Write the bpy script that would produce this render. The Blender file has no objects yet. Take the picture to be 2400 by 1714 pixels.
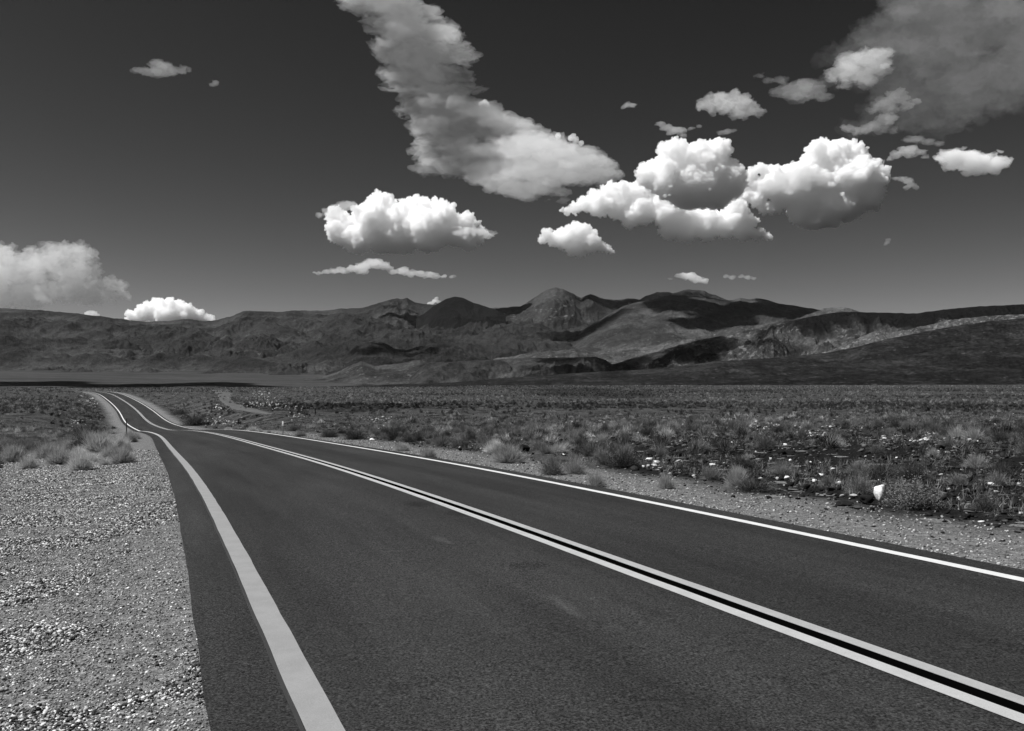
import bpy, math, random
import numpy as np
from mathutils import Vector

rng = np.random.default_rng(7)
random.seed(7)
SC = bpy.context.scene
COL = SC.collection
F, HOR, EYE = 2000.0, 890.0, 1.7          # focal length in photo pixels, horizon row, eye height

# ------------------------------------------------------------------ helpers
def _h(ix, iy, iz, seed):
    n = (ix * 374761393 + iy * 668265263 + iz * 2147483647 + seed * 1274126177) & 0xFFFFFFFF
    n = ((n ^ (n >> 13)) * 1274126177) & 0xFFFFFFFF
    n = ((n ^ (n >> 16)) * 2246822519) & 0xFFFFFFFF
    return ((n ^ (n >> 15)) & 0xFFFFFF) / 8388607.5 - 1.0

def noise3(x, y, z, seed=0):
    x, y, z = np.broadcast_arrays(np.asarray(x, float), np.asarray(y, float), np.asarray(z, float))
    ix, iy, iz = np.floor(x).astype(np.int64), np.floor(y).astype(np.int64), np.floor(z).astype(np.int64)
    fx, fy, fz = x - ix, y - iy, z - iz
    ux, uy, uz = [f * f * f * (f * (f * 6 - 15) + 10) for f in (fx, fy, fz)]
    r = 0
    for dx in (0, 1):
        for dy in (0, 1):
            for dz in (0, 1):
                w = (ux if dx else 1 - ux) * (uy if dy else 1 - uy) * (uz if dz else 1 - uz)
                r = r + w * _h(ix + dx, iy + dy, iz + dz, seed)
    return r

def noise2(x, y, seed=0):
    x, y = np.broadcast_arrays(np.asarray(x, float), np.asarray(y, float))
    ix, iy = np.floor(x).astype(np.int64), np.floor(y).astype(np.int64)
    fx, fy = x - ix, y - iy
    ux, uy = [f * f * f * (f * (f * 6 - 15) + 10) for f in (fx, fy)]
    a, b = _h(ix, iy, 0, seed), _h(ix + 1, iy, 0, seed)
    c, d = _h(ix, iy + 1, 0, seed), _h(ix + 1, iy + 1, 0, seed)
    return (a * (1 - ux) + b * ux) * (1 - uy) + (c * (1 - ux) + d * ux) * uy

def fbm2(x, y, o=4, seed=0, gain=.5):
    a, s, r = 1.0, 0.0, 0
    for i in range(o):
        r = r + a * noise2(x * 2**i, y * 2**i, seed + i * 17); s += a; a *= gain
    return r / s

def ridged2(x, y, o=4, seed=0, gain=.55):
    a, s, r = 1.0, 0.0, 0
    for i in range(o):
        r = r + a * (1 - 2 * np.abs(noise2(x * 2**i, y * 2**i, seed + i * 13))); s += a; a *= gain
    return r / s

def smooth(a, b, x):
    t = np.clip((x - a) / (b - a), 0, 1)
    return t * t * (3 - 2 * t)

def new_mesh(name, V, faces, mat=None, attrs=None, shade=True, parent=None, link=True):
    """V (n,3); faces: list of (m,k) integer arrays, all linked as ONE mesh object."""
    me = bpy.data.meshes.new(name)
    V = np.asarray(V, np.float32)
    if not isinstance(faces, (list, tuple)): faces = [faces]
    faces = [np.asarray(f, np.int32) for f in faces if len(f)]
    me.vertices.add(len(V)); me.vertices.foreach_set('co', V.ravel())
    nl = sum(f.size for f in faces); npoly = sum(len(f) for f in faces)
    me.loops.add(nl); me.polygons.add(npoly)
    me.loops.foreach_set('vertex_index', np.concatenate([f.ravel() for f in faces]))
    tot = np.concatenate([np.full(len(f), f.shape[1], np.int32) for f in faces])
    st = np.zeros(npoly, np.int32); st[1:] = np.cumsum(tot)[:-1]
    me.polygons.foreach_set('loop_start', st)
    if shade: me.polygons.foreach_set('use_smooth', np.ones(npoly, bool))
    for k, v in (attrs or {}).items():
        a = me.attributes.new(k, 'FLOAT', 'POINT'); a.data.foreach_set('value', np.asarray(v, np.float32).ravel())
    me.update(calc_edges=True)
    if mat: me.materials.append(mat)
    if not link: return me
    o = bpy.data.objects.new(name, me); COL.objects.link(o)
    if parent: o.parent = parent
    return o

def grid_faces(nu, nv):
    i = np.arange(nu * nv).reshape(nu, nv)
    return np.stack([i[:-1, :-1], i[1:, :-1], i[1:, 1:], i[:-1, 1:]], -1).reshape(-1, 4)

def tag(o, label=None, cat=None, group=None, kind=None):
    if label: o['label'] = label
    if cat: o['category'] = cat
    if group: o['group'] = group
    if kind: o['kind'] = kind
    return o

# material helper: a tiny node-graph builder
class G:
    def __init__(self, name):
        self.m = bpy.data.materials.new(name); self.m.use_nodes = True
        self.t = self.m.node_tree; self.t.nodes.clear()
        self.out = self.t.nodes.new('ShaderNodeOutputMaterial')
    def n(self, typ, ins=None, **kw):
        nd = self.t.nodes.new(typ)
        for k, v in kw.items(): setattr(nd, k, v)
        for k, v in (ins or {}).items():
            if isinstance(v, bpy.types.NodeSocket): self.t.links.new(v, nd.inputs[k])
            else: nd.inputs[k].default_value = v
        return nd
    def math(self, op, a, b=0.0, clamp=False):
        return self.n('ShaderNodeMath', {0: a, 1: b}, operation=op, use_clamp=clamp).outputs[0]
    def mix(self, f, a, b):
        return self.math('ADD', a, self.math('MULTIPLY', f, self.math('SUBTRACT', b, a)))
    def ramp(self, v, a, b, lo=0.0, hi=1.0):
        return self.n('ShaderNodeMapRange', {0: v, 1: a, 2: b, 3: lo, 4: hi}, interpolation_type='SMOOTHSTEP').outputs[0]
    def coord(self):
        return self.n('ShaderNodeTexCoord').outputs['Object']
    def geo(self):
        return self.n('ShaderNodeNewGeometry').outputs['Position']
    def noise(self, vec, scale, detail=4.0, rough=.55, dist=0.0):
        return self.n('ShaderNodeTexNoise', {'Vector': vec, 'Scale': scale, 'Detail': detail, 'Roughness': rough, 'Distortion': dist}).outputs['Fac']
    def attr(self, name):
        return self.n('ShaderNodeAttribute', attribute_name=name).outputs['Fac']
    def grey(self, v):
        return self.n('ShaderNodeCombineColor', {0: v, 1: v, 2: v}).outputs[0]
    def surf(self, grey, rough=.9, bump=None, bstr=.3, bdist=.02, spec=.2):
        p = self.n('ShaderNodeBsdfPrincipled', {'Base Color': self.grey(grey), 'Roughness': rough, 'Specular IOR Level': spec})
        if bump is not None:
            b = self.n('ShaderNodeBump', {'Height': bump, 'Strength': bstr, 'Distance': bdist})
            self.t.links.new(b.outputs[0], p.inputs['Normal'])
        self.t.links.new(p.outputs[0], self.out.inputs['Surface'])
        return self.m

# ------------------------------------------------------------------ camera, sun, sky
cam = bpy.data.cameras.new('camera'); camo = bpy.data.objects.new('camera', cam); COL.objects.link(camo)
camo.location = (0, 0, EYE); camo.rotation_euler = (math.radians(90), 0, 0)
cam.sensor_width = 36; cam.lens = 36 * F / 2400; cam.shift_y = (HOR - 857) / 2400
cam.clip_start = .1; cam.clip_end = 60000
SC.camera = camo

SUN_AZ, SUN_EL = math.radians(-97), math.radians(58)      # azimuth from +Y, negative to the left
SV = Vector((math.sin(SUN_AZ) * math.cos(SUN_EL), math.cos(SUN_AZ) * math.cos(SUN_EL), math.sin(SUN_EL)))
sl = bpy.data.lights.new('sun', 'SUN'); sl.energy = 5.0; sl.angle = math.radians(.5); sl.color = (1, 1, 1)
so = bpy.data.objects.new('sun', sl); COL.objects.link(so)
so.rotation_euler = SV.to_track_quat('Z', 'Y').to_euler(); so.location = SV * 100

w = bpy.data.worlds.new('World'); SC.world = w; w.use_nodes = True
nt = w.node_tree; nt.nodes.clear()
sky = nt.nodes.new('ShaderNodeTexSky'); sky.sky_type = 'NISHITA'; sky.sun_disc = False
sky.sun_elevation = SUN_EL; sky.sun_rotation = SUN_AZ; sky.altitude = 900; sky.dust_density = .9; sky.air_density = 1.0
sep = nt.nodes.new('ShaderNodeSeparateColor'); nt.links.new(sky.outputs[0], sep.inputs[0])
# black and white film behind a red filter: mostly the red channel, the blue one held back
def wmath(op, a, b):
    m = nt.nodes.new('ShaderNodeMath'); m.operation = op
    for i, v in enumerate((a, b)):
        if isinstance(v, bpy.types.NodeSocket): nt.links.new(v, m.inputs[i])
        else: m.inputs[i].default_value = v
    return m.outputs[0]
g = wmath('MULTIPLY', wmath('POWER', wmath('MULTIPLY', sep.outputs[0], .25), 2.0), 2.6)
cmb = nt.nodes.new('ShaderNodeCombineColor')
for i in range(3): nt.links.new(g, cmb.inputs[i])
bg = nt.nodes.new('ShaderNodeBackground'); bg.inputs['Strength'].default_value = .05
nt.links.new(cmb.outputs[0], bg.inputs[0])
wo = nt.nodes.new('ShaderNodeOutputWorld'); nt.links.new(bg.outputs[0], wo.inputs[0])

vs = SC.view_settings; vs.view_transform = 'Standard'; vs.look = 'None'; vs.exposure = .4; vs.gamma = 1
SC.cycles.volume_bounces = 48; SC.cycles.max_bounces = 64; SC.cycles.diffuse_bounces = 3
SC.cycles.transparent_max_bounces = 24

def P3(px, row, D):
    """point at forward distance D metres that the photo shows at (px,row)"""
    return np.array([(px - 1200) / F * D, D, EYE + (HOR - row) / F * D])

# ------------------------------------------------------------------ clouds
def ico(sub):
    import bmesh
    bm = bmesh.new(); bmesh.ops.create_icosphere(bm, subdivisions=sub, radius=1)
    V = np.array([v.co[:] for v in bm.verts]); Fc = np.array([[v.index for v in f.verts] for f in bm.faces]); bm.free()
    return V, Fc
ICO = {k: ico(k) for k in (1, 2, 3)}

CLOUD_MATS = {}
def cloud_mat(dens):
    if dens in CLOUD_MATS: return CLOUD_MATS[dens]
    m = bpy.data.materials.new('cloud_vapour'); m.use_nodes = True; t = m.node_tree; t.nodes.clear()
    o = t.nodes.new('ShaderNodeOutputMaterial'); v = t.nodes.new('ShaderNodeVolumeScatter')
    v.inputs['Color'].default_value = (1, 1, 1, 1); v.inputs['Density'].default_value = dens; v.inputs['Anisotropy'].default_value = .0
    t.links.new(v.outputs[0], o.inputs['Volume']); CLOUD_MATS[dens] = m
    return m

def islands(V, Fc):
    """label of the connected piece of every vertex"""
    lab = np.arange(len(V))
    while True:
        m = lab[Fc].min(1); old = lab.copy()
        for k in range(Fc.shape[1]): np.minimum.at(lab, Fc[:, k], m)
        lab = lab[lab]
        if (lab == old).all(): return lab

def remeshed(V, Fc, size):
    o = new_mesh('tmp', V, [Fc])
    md = o.modifiers.new('r', 'REMESH'); md.mode = 'VOXEL'; md.voxel_size = size
    me = bpy.data.meshes.new_from_object(o.evaluated_get(bpy.context.evaluated_depsgraph_get()))
    old = o.data; bpy.data.objects.remove(o); bpy.data.meshes.remove(old)
    n = len(me.vertices); co = np.empty(n * 3, np.float32); me.vertices.foreach_get('co', co)
    nr = np.empty(n * 3, np.float32); me.vertex_normals.foreach_get('vector', nr)
    m = len(me.polygons); q = np.empty(m * 4, np.int32); me.loops.foreach_get('vertex_index', q)
    bpy.data.meshes.remove(me)
    return co.reshape(-1, 3).astype(float), nr.reshape(-1, 3).astype(float), q.reshape(-1, 4)

def clean(V, nr, Q, minvol):
    """drop inner voids (negative volume) and crumbs"""
    lab = islands(V, Q)
    p = V[Q]
    vol = (np.einsum('ij,ij->i', p[:, 0], np.cross(p[:, 1], p[:, 2])) + np.einsum('ij,ij->i', p[:, 0], np.cross(p[:, 2], p[:, 3]))) / 6
    tot = np.zeros(len(V)); np.add.at(tot, lab[Q[:, 0]], vol)
    keepf = tot[lab[Q[:, 0]]] > minvol
    Q = Q[keepf]; used = np.zeros(len(V), bool); used[Q.ravel()] = True
    idx = np.cumsum(used) - 1
    return V[used], nr[used], idx[Q], np.cbrt(np.maximum(tot[lab[used]], 0) * .24)

def make_cloud(label, puffs, D, dens=.012, base=None, kids=14, kid_r=(.3, .55), depth=.5, vox=1.5, rough=.3, flat=1.0, wisp=0.0, seed=0, stretch=0.0, levels=2, squash=.25, keep=.0, tatter=0):
    r_ = np.random.default_rng(seed + 100)
    S = D / F
    sph = []
    for (px, row, r) in puffs:
        c = P3(px, row, D); c[1] += r_.uniform(-1, 1) * depth * r * S
        sph.append((c, r * S))
    lev = sph
    for L in range(levels):
        nxt = []
        for c, r in lev:
            for k in range(kids if L == 0 else max(3, kids // 2)):
                d = r_.normal(size=3); d /= np.linalg.norm(d)
                if base is not None and d[2] < -.35: d[2] *= -1
                rr = r * r_.uniform(*kid_r)
                nxt.append((c + d * (r - rr * .25) * np.array([1 + stretch, 1 + stretch, flat]), rr))
        sph = sph + nxt; lev = nxt
    ext = []
    for _ in range(tatter):                                       # torn shreds round the rim
        c, r = sph[r_.integers(len(puffs))]
        a = r_.uniform(0, 6.283); d = np.array([math.cos(a), r_.normal() * .4, math.sin(a) * .8 - .15])
        q = c + d * r * r_.uniform(.9, 1.35); s_ = r * r_.uniform(.07, .2)
        for k in range(r_.integers(2, 6)):
            if base is not None: q[2] = max(q[2], P3(0, base, D)[2] + s_ * .7)
            ext.append((q.copy(), s_)); q = q + r_.normal(size=3) * s_ * np.array([1.5, 1, .7]); s_ *= r_.uniform(.6, 1.0)
    sph = sph + ext
    V0, F0 = ICO[2]
    V = np.concatenate([V0 * r * np.array([1 + stretch, 1 + stretch, flat]) + c for c, r in sph])
    Fc = np.concatenate([F0 + i * len(V0) for i in range(len(sph))])
    cen = P3(np.mean([p[0] for p in puffs]), np.mean([p[1] for p in puffs]), D)
    rm = np.median([p[2] for p in puffs]) * S
    co, nr, Q = remeshed(V - cen, Fc, vox * S)
    co, nr, Q, isl = clean(co, nr, Q, 0)
    q = co / rm; sx = 1 / (1 + 2.0 * stretch); n = len(co)
    bil = np.zeros(n); a = 1.0
    for i, f in enumerate((1.6, 3.4, 7.0, 14.0, 25.0)):
        bil += a * (np.abs(noise3(q[:, 0] * f * sx + seed, q[:, 1] * f * sx, q[:, 2] * f, 31 + i)) - .25); a *= .72
    soft_ = np.minimum(1, isl / (rm * .9))
    co = co + nr * (bil * rough * rm * soft_)[:, None]
    if wisp:
        wv = np.stack([noise3(q[:, 0] * 1.1 * sx, q[:, 1] * 1.1, q[:, 2] * 1.1, 77 + k) + .6 * noise3(q[:, 0] * 2.8 * sx, q[:, 1] * 3, q[:, 2] * 3, 87 + k) + .35 * noise3(q[:, 0] * 6.5 * sx, q[:, 1] * 7, q[:, 2] * 7, 97 + k) for k in range(3)], 1)
        co = co + wv * wisp * rm * np.array([1.6, 1, .6])
    if base is not None:
        zb = P3(0, base, D)[2] - cen[2]
        zz = co[:, 2] - zb + .12 * rm * noise2(q[:, 0] * 2, q[:, 1] * 2, 5)
        co[:, 2] = np.where(zz < 0, co[:, 2] - zz * (1 - squash), co[:, 2])
    co, nr, Q = remeshed(co, Q, vox * S * .8)
    co, nr, Q, isl = clean(co, nr, Q, keep * (rm * .4) ** 3)
    o = new_mesh('cloud', co, [Q], cloud_mat(dens))
    o.location = cen
    return tag(o, label, 'cloud')

# ------------------------------------------------------------------ road geometry (station -> centre line)
KN = np.array([-2,8,16,24,32,40,48,56,64,72,82,95,110,130,155,185,220,260,310,380.])
KC = [0.00059,-0.00044,-0.00144,-0.00156,0.00034,0.00066,-0.00063,-0.00199,-0.00214,-0.00063,0.00143,0.00113,-0.0014,-0.00157,0.00118,-0.00085,-0.00053,0.00015,-0.0017,-0.00174]
KG = [-0.0191,-0.0222,-0.027,-0.0319,-0.0341,-0.0354,-0.037,-0.0374,-0.0389,-0.0435,-0.0512,-0.0554,-0.0477,-0.0266,0.0013,0.0197,0.0241,0.0189,0.0086,-0.0021]
RS = np.concatenate([np.arange(-2, 110, .25), np.arange(110, 430, .5)])
PSI0, C0 = -0.38983753, 4.30500702
_k = np.interp(RS, KN, KC); _g = np.interp(RS, KN, KG)
_g = np.where(RS > 335, .004 - .0011 * (RS - 335), _g)         # beyond the last crest the road drops into the valley
_ds = np.diff(RS, prepend=RS[0])
RPSI = PSI0 + np.cumsum(_k * _ds)
RX = C0 * math.cos(PSI0) + np.cumsum(np.sin(RPSI) * _ds) - 2 * math.sin(PSI0)
RY = -C0 * math.sin(PSI0) + np.cumsum(np.cos(RPSI) * _ds) - 2 * math.cos(PSI0)
RZ = 0.0148 + np.cumsum(_g * _ds)
# straight on behind the camera
_b = np.arange(-40, -2, .5)
RX = np.concatenate([RX[0] + math.sin(PSI0) * (_b + 2), RX]); RY = np.concatenate([RY[0] + math.cos(PSI0) * (_b + 2), RY])
RZ = np.concatenate([RZ[0] - .019 * (_b + 2), RZ]); RPSI = np.concatenate([np.full(len(_b), PSI0), RPSI]); RS = np.concatenate([_b, RS])
HL, HR = 4.08, 3.42                         # asphalt half widths left / right of the centre line
TX, TY = -.39, .92

def road_at(X, Y):
    """nearest station index, signed offset (right positive)"""
    X, Y = np.asarray(X, float).ravel(), np.asarray(Y, float).ravel()
    idx = np.zeros(len(X), int); sub = np.arange(0, len(RS), 4)
    for i in range(0, len(X), 20000):
        a, b = X[i:i+20000, None], Y[i:i+20000, None]
        j = sub[((a - RX[sub])**2 + (b - RY[sub])**2).argmin(1)]
        best = np.full(len(j), 1e18); bi = j.copy()
        for k in range(-4, 5):
            jj = np.clip(j + k, 0, len(RS) - 1); d = (a[:, 0] - RX[jj])**2 + (b[:, 0] - RY[jj])**2
            m = d < best; best[m] = d[m]; bi[m] = jj[m]
        idx[i:i+20000] = bi
    dx, dy = X - RX[idx], Y - RY[idx]
    lat = dx * np.cos(RPSI[idx]) - dy * np.sin(RPSI[idx])
    lon = dx * np.sin(RPSI[idx]) + dy * np.cos(RPSI[idx])
    far = np.hypot(dx, dy)
    lat = np.where(np.abs(lon) > 3, np.sign(lat + 1e-9) * far, lat)
    return idx, lat, lon

PT = [-400,-60,0,20,40,60,90,130,200,350,470,560,800,1300,2100,2800,3600,4500,5500,7000,9000]
PZ = [12,1.2,.1,-.42,-1.08,-1.8,-2.7,-3.1,-3.0,-2.45,-2.3,-5,-14,-27,-35,-33,-20,5,30,90,150]
def plain_z(X, Y):
    t = X * TX + Y * TY
    z = np.interp(t, PT, PZ)
    r = np.hypot(X, Y)
    far = smooth(500, 2500, r)
    z = z + .16 * fbm2(X / 14, Y / 14, 3, 3) * smooth(4, 30, r) + .05 * fbm2(X / 2.3, Y / 2.3, 3, 5) + far * 9 * fbm2(X / 420, Y / 700, 3, 9)
    z = z + .35 * smooth(60, 200, r) * fbm2(X / 45, Y / 45, 2, 12)
    return z

def ground_z(X, Y, under=True):
    sh = np.shape(X); X, Y = np.asarray(X, float).ravel(), np.asarray(Y, float).ravel()
    z = plain_z(X, Y)
    near = (np.hypot(X, Y) < 520)
    i, lat, lon = road_at(X[near], Y[near])
    out = np.where(lat < 0, -lat - HL, lat - HR)                 # metres outside the asphalt
    zr = RZ[i] + np.tan(0) + lon * 0
    g_ = np.gradient(RZ, RS)[i]; zr = zr + lon.clip(-3, 3) * g_
    wdt = np.where(lat < 0, 14.0, 13.0)
    w_ = smooth(.8, 1, 0 * out) + smooth(1.2, wdt, out)
    zs = zr - .035 - .05 * smooth(.3, 2.2, out) - .1 * smooth(2, 6, out)
    # left shoulder rises a little into a grassy hump before the crest
    zs = zs + np.where(lat < 0, 1, 0) * .0
    zn = zs * (1 - w_) + z[near] * w_
    if under: zn = zn - .14 * (1 - smooth(-.28, -.02, out))
    amp = smooth(.0, 1.5, out)
    zn = zn + amp * (1 - w_) * .025 * fbm2(X[near] / .7, Y[near] / .7, 3, 21)
    z[near] = zn
    return z.reshape(sh)

def hit(px, row, d0=2.0, d1=900.0):
    """ground point the photo shows at (px,row): march along the ray"""
    D = np.geomspace(d0, d1, 900); X = (px - 1200) / F * D; Zr = EYE + (HOR - row) / F * D
    zz = ground_z(X, D); below = np.nonzero(Zr <= zz)[0]
    if not len(below): return None
    k = below[0]
    return np.array([X[k], D[k], zz[k]])

# ------------------------------------------------------------------ materials of the ground
def mat_ground():
    g = G('desert_ground'); p = g.geo()
    road = g.attr('road')                                         # metres outside the asphalt
    fine = g.noise(p, 55, 3, .6); mid = g.noise(p, 7, 4, .6); big = g.noise(p, .35, 3, .55); huge = g.noise(p, .02, 4, .6)
    vor = g.n('ShaderNodeTexVoronoi', {'Vector': p, 'Scale': 38.0}).outputs['Color']
    peb = g.n('ShaderNodeSeparateColor', {0: vor}).outputs[0]
    vor2 = g.n('ShaderNodeTexVoronoi', {'Vector': p, 'Scale': 3.2, 'Randomness': 1.0})
    stone = g.n('ShaderNodeSeparateColor', {0: vor2.outputs['Color']}).outputs[0]
    # pale graded gravel beside the asphalt
    grav = g.math('ADD', .13, g.math('MULTIPLY', .12, g.math('POWER', peb, 1.7)))
    grav = g.math('MULTIPLY', g.math('MULTIPLY', grav, g.ramp(fine, .3, .7, .55, 1.4)), g.ramp(mid, .3, .7, .7, 1.25))
    # desert pavement: dark varnished patches, paler silt between
    pale = g.math('MULTIPLY', .062, g.ramp(mid, .3, .7, .65, 1.35))
    dark = g.math('MULTIPLY', .010, g.ramp(fine, .3, .7, .5, 1.6))
    stony = g.attr('stony')
    patch = g.ramp(g.math('ADD', g.math('SUBTRACT', big, g.math('MULTIPLY', .16, stony)), g.math('MULTIPLY', .55, g.math('SUBTRACT', mid, .5))), .40, .56)
    des = g.mix(patch, dark, pale)
    des = g.mix(g.ramp(stone, .96, .97), des, .18)                # the odd white quartz stone
    des = g.math('MULTIPLY', des, g.ramp(peb, 0, 1, .55, 1.4))
    # beyond the brow the ground is smoother and darker
    far = g.attr('far')
    basin = g.math('MULTIPLY', .034, g.ramp(huge, .3, .7, .8, 1.25))
    streak = g.noise(g.n('ShaderNodeVectorMath', {0: p, 1: (.0008, .006, .0)}, operation='MULTIPLY').outputs[0], 1.0, 4, .6)
    basin = g.math('MULTIPLY', basin, g.ramp(streak, .35, .65, .75, 1.3))
    des = g.mix(far, des, basin)
    edge = g.math('ADD', road, g.math('ADD', g.math('MULTIPLY', 3.0, g.math('SUBTRACT', big, .5)), g.math('MULTIPLY', 1.6, g.math('SUBTRACT', mid, .5))))
    c = g.mix(g.ramp(edge, g.attr('sh0'), g.attr('sh1')), grav, des)
    h = g.math('ADD', g.math('MULTIPLY', peb, .6), g.math('ADD', fine, g.math('MULTIPLY', mid, 2.0)))
    return g.surf(c, .95, h, .9, .035, .1)

def mat_asphalt():
    g = G('asphalt'); p = g.geo()
    lat, sta = g.attr('lat'), g.attr('sta')
    fine = g.noise(p, 60, 3, .8); fine2 = g.noise(p, 24, 3, .7)
    v = g.n('ShaderNodeCombineXYZ', {0: g.math('MULTIPLY', lat, .9), 1: g.math('MULTIPLY', sta, .05), 2: 0.0}).outputs[0]
    band = g.noise(v, 1.0, 3, .6)
    v2 = g.n('ShaderNodeCombineXYZ', {0: g.math('MULTIPLY', lat, 1.6), 1: g.math('MULTIPLY', sta, .22), 2: 3.0}).outputs[0]
    blot = g.noise(v2, 1.0, 4, .6)
    v3 = g.n('ShaderNodeCombineXYZ', {0: g.math('MULTIPLY', lat, 2.8), 1: g.math('MULTIPLY', sta, 1.0), 2: 9.0}).outputs[0]
    scuff = g.ramp(g.noise(v3, 1.0, 5, .75),   .66, .80)
    c = g.math('MULTIPLY', .024, g.ramp(band, .3, .7, .74, 1.26))
    c = g.math('MULTIPLY', c, g.ramp(blot, .3, .7, .86, 1.14))
    c = g.math('MULTIPLY', c, g.ramp(fine, .34, .68, .15, 2.0))
    c = g.math('MULTIPLY', c, g.ramp(fine2, .3, .7, .75, 1.25))
    chip = g.n('ShaderNodeSeparateColor', {0: g.n('ShaderNodeTexVoronoi', {'Vector': p, 'Scale': 140.0}).outputs['Color']}).outputs[1]
    c = g.math('ADD', c, g.math('MULTIPLY', g.ramp(chip, .985, .99), .03))
    c = g.math('ADD', c, g.math('MULTIPLY', scuff, .035))
    for (a, b, wl, ws, k) in [(1028, 1299, .10, .32, .016), (1048, 1305, .06, .22, .014), (1300, 1456, .10, .20, .013), (1325, 1474, .09, .22, .014), (1345, 1492, .06, .2, .012), (985, 1208, .30, .5, -.012), (1080, 1232, .30, .5, -.012), (1235, 1368, .25, .25, -.012)]:
        q = hit(a, b); i_, l_, o_ = road_at(q[:1], q[1:2])
        dl = g.math('DIVIDE', g.math('SUBTRACT', lat, float(l_[0])), wl); dst = g.math('DIVIDE', g.math('SUBTRACT', sta, float(RS[i_[0]] + o_[0])), ws)
        rr = g.math('SQRT', g.math('ADD', g.math('MULTIPLY', dl, dl), g.math('MULTIPLY', dst, dst)))
        rr = g.math('ADD', rr, g.math('MULTIPLY', 1.6, g.math('SUBTRACT', g.noise(p, 9, 5, .75), .5)))
        c = g.math('MAXIMUM', g.math('ADD', c, g.math('MULTIPLY', g.ramp(rr, .25, 1.05, 1.0, 0.0), k)), .004)
    return g.surf(c, .85, g.math('ADD', fine, fine2), .5, .006, .12)

def mat_paint(name, a, b, s0, s1, speck=.12):
    g = G(name); p = g.geo()
    c = g.mix(g.ramp(g.attr('sta'), s0, s1), a, b)
    n = g.noise(p, 30, 5, .75)
    c = g.math('MULTIPLY', c, g.ramp(g.noise(p, 5, 3, .6), .3, .7, .93, 1.05))
    c = g.math('MULTIPLY', c, g.ramp(n, .27, .40, 1 - speck * 4, 1.0))
    c = g.math('MULTIPLY', c, g.ramp(g.noise(p, 130, 2, .6), .3, .7, .88, 1.08))
    return g.surf(c, .7, n, .2, .004, .3)

# ------------------------------------------------------------------ the ground sheet (polar, to the foot of the mountains)
def stony_at(X, Y):
    """the bare black stony patch right of the road"""
    far_ = np.clip(1.3 - ((X - 28) / 27)**2 - ((Y - 320) / 95)**2 + .8 * fbm2(X / 12, Y / 25, 3, 63), 0, 1) + np.clip(1.2 - ((X + 28) / 24)**2 - ((Y - 150) / 20)**2 + .8 * fbm2(X / 8, Y / 10, 3, 64), 0, 1)
    return np.clip(far_, 0, 1) + smooth(.10, .22, X / np.maximum(Y, 1) + .05 * fbm2(X / 5, Y / 5, 2, 61)) * smooth(52, 36, Y + 6 * fbm2(X / 7, Y / 7, 2, 62))

def build_ground():
    c0 = np.array([0.0, -6.0])
    az = np.radians(np.concatenate([np.linspace(-150, -42, 70)[:-1], np.linspace(-42, 42, 640), np.linspace(42, 150, 70)[1:]]))
    r = [.6]
    while r[-1] < 9000: r.append(r[-1] * (1.0145 if r[-1] < 700 else 1.022) + .02)
    r = np.array(r)
    A, R = np.meshgrid(az, r, indexing='ij')
    X, Y = c0[0] + R * np.sin(A), c0[1] + R * np.cos(A)
    Z = ground_z(X, Y)
    i, lat, lon = road_at(X.ravel(), Y.ravel())
    out = np.where(lat < 0, -lat - HL, lat - HR)
    sh0 = np.where(lat < 0, 3.2, 1.3); sh1 = np.where(lat < 0, 5.5, 3.2)
    near = RS[i] < 75
    sh0 = np.where(near, sh0, .8); sh1 = np.where(near, sh1, 2.6)
    t = X * TX + Y * TY
    far = smooth(460, 640, t).ravel(); stony = stony_at(X, Y).ravel()
    V = np.stack([X, Y, Z], -1).reshape(-1, 3)
    o = new_mesh('ground', V, [grid_faces(len(az), len(r))], mat_ground(), dict(road=out, stony=stony, far=far, sh0=sh0, sh1=sh1))
    return tag(o, 'stony desert plain with scrub falling away to a dark valley', kind='structure')
ground = build_ground()

# ------------------------------------------------------------------ road, markings
def ribbon(name, l0, l1, s0, s1, dz, mat, n=2, jag=0.0, parent=None):
    m = (RS >= s0) & (RS <= s1); k = np.nonzero(m)[0]
    lat = np.linspace(l0, l1, n)[None, :] + np.zeros((len(k), 1))
    if jag:
        e = jag * (noise2(RS[k] * 1.1, 0 * k, 41) + .6 * noise2(RS[k] * 2.0, 0 * k, 43)); e2 = jag * (noise2(RS[k] * 2.3, 0 * k + 9.5, 44) + .6 * noise2(RS[k] * 6.1, 9.5 + 0 * k, 45))
        lat[:, 0] += e; lat[:, -1] += e2
    X = RX[k, None] + lat * np.cos(RPSI[k, None]); Y = RY[k, None] - lat * np.sin(RPSI[k, None]); Z = RZ[k, None] + dz + 0 * lat
    V = np.stack([X, Y, Z], -1).reshape(-1, 3)
    f = grid_faces(len(k), n)[:, ::-1]
    return new_mesh(name, V, [f], mat, dict(lat=lat.ravel(), sta=np.repeat(RS[k], n)), parent=parent)
asphalt = mat_asphalt()
road = ribbon('road', -HL, HR, -40, 420, 0.0, asphalt, 24, .007)
tag(road, 'two lane asphalt desert highway curving over a rise to the left', kind='structure')
white = mat_paint('white_road_paint', .55, .66, 40, 60, .02)
left_paint = mat_paint('left_road_paint', .23, .62, 42, 100, .03)  # left line: grey up close, going pale farther along the road
yel = mat_paint('centre_road_paint', .36, .40, 5, 60, .05); yel2 = mat_paint('centre_road_paint_worn', .30, .38, 5, 60, .09)
tar = G('black_seal_strip').surf(.0015, 1.0, spec=0.0)
ghost = mat_paint('old_paint_edge', .026, .026, 5, 60, .1)
ribbon('edge_line', 2.985 - .075, 2.985 + .075, -40, 420, .006, white, 2, .004, road)
ribbon('edge_line', -3.53 - .095, -3.53 + .095, -40, 420, .006, left_paint, 2, .004, road)
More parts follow.
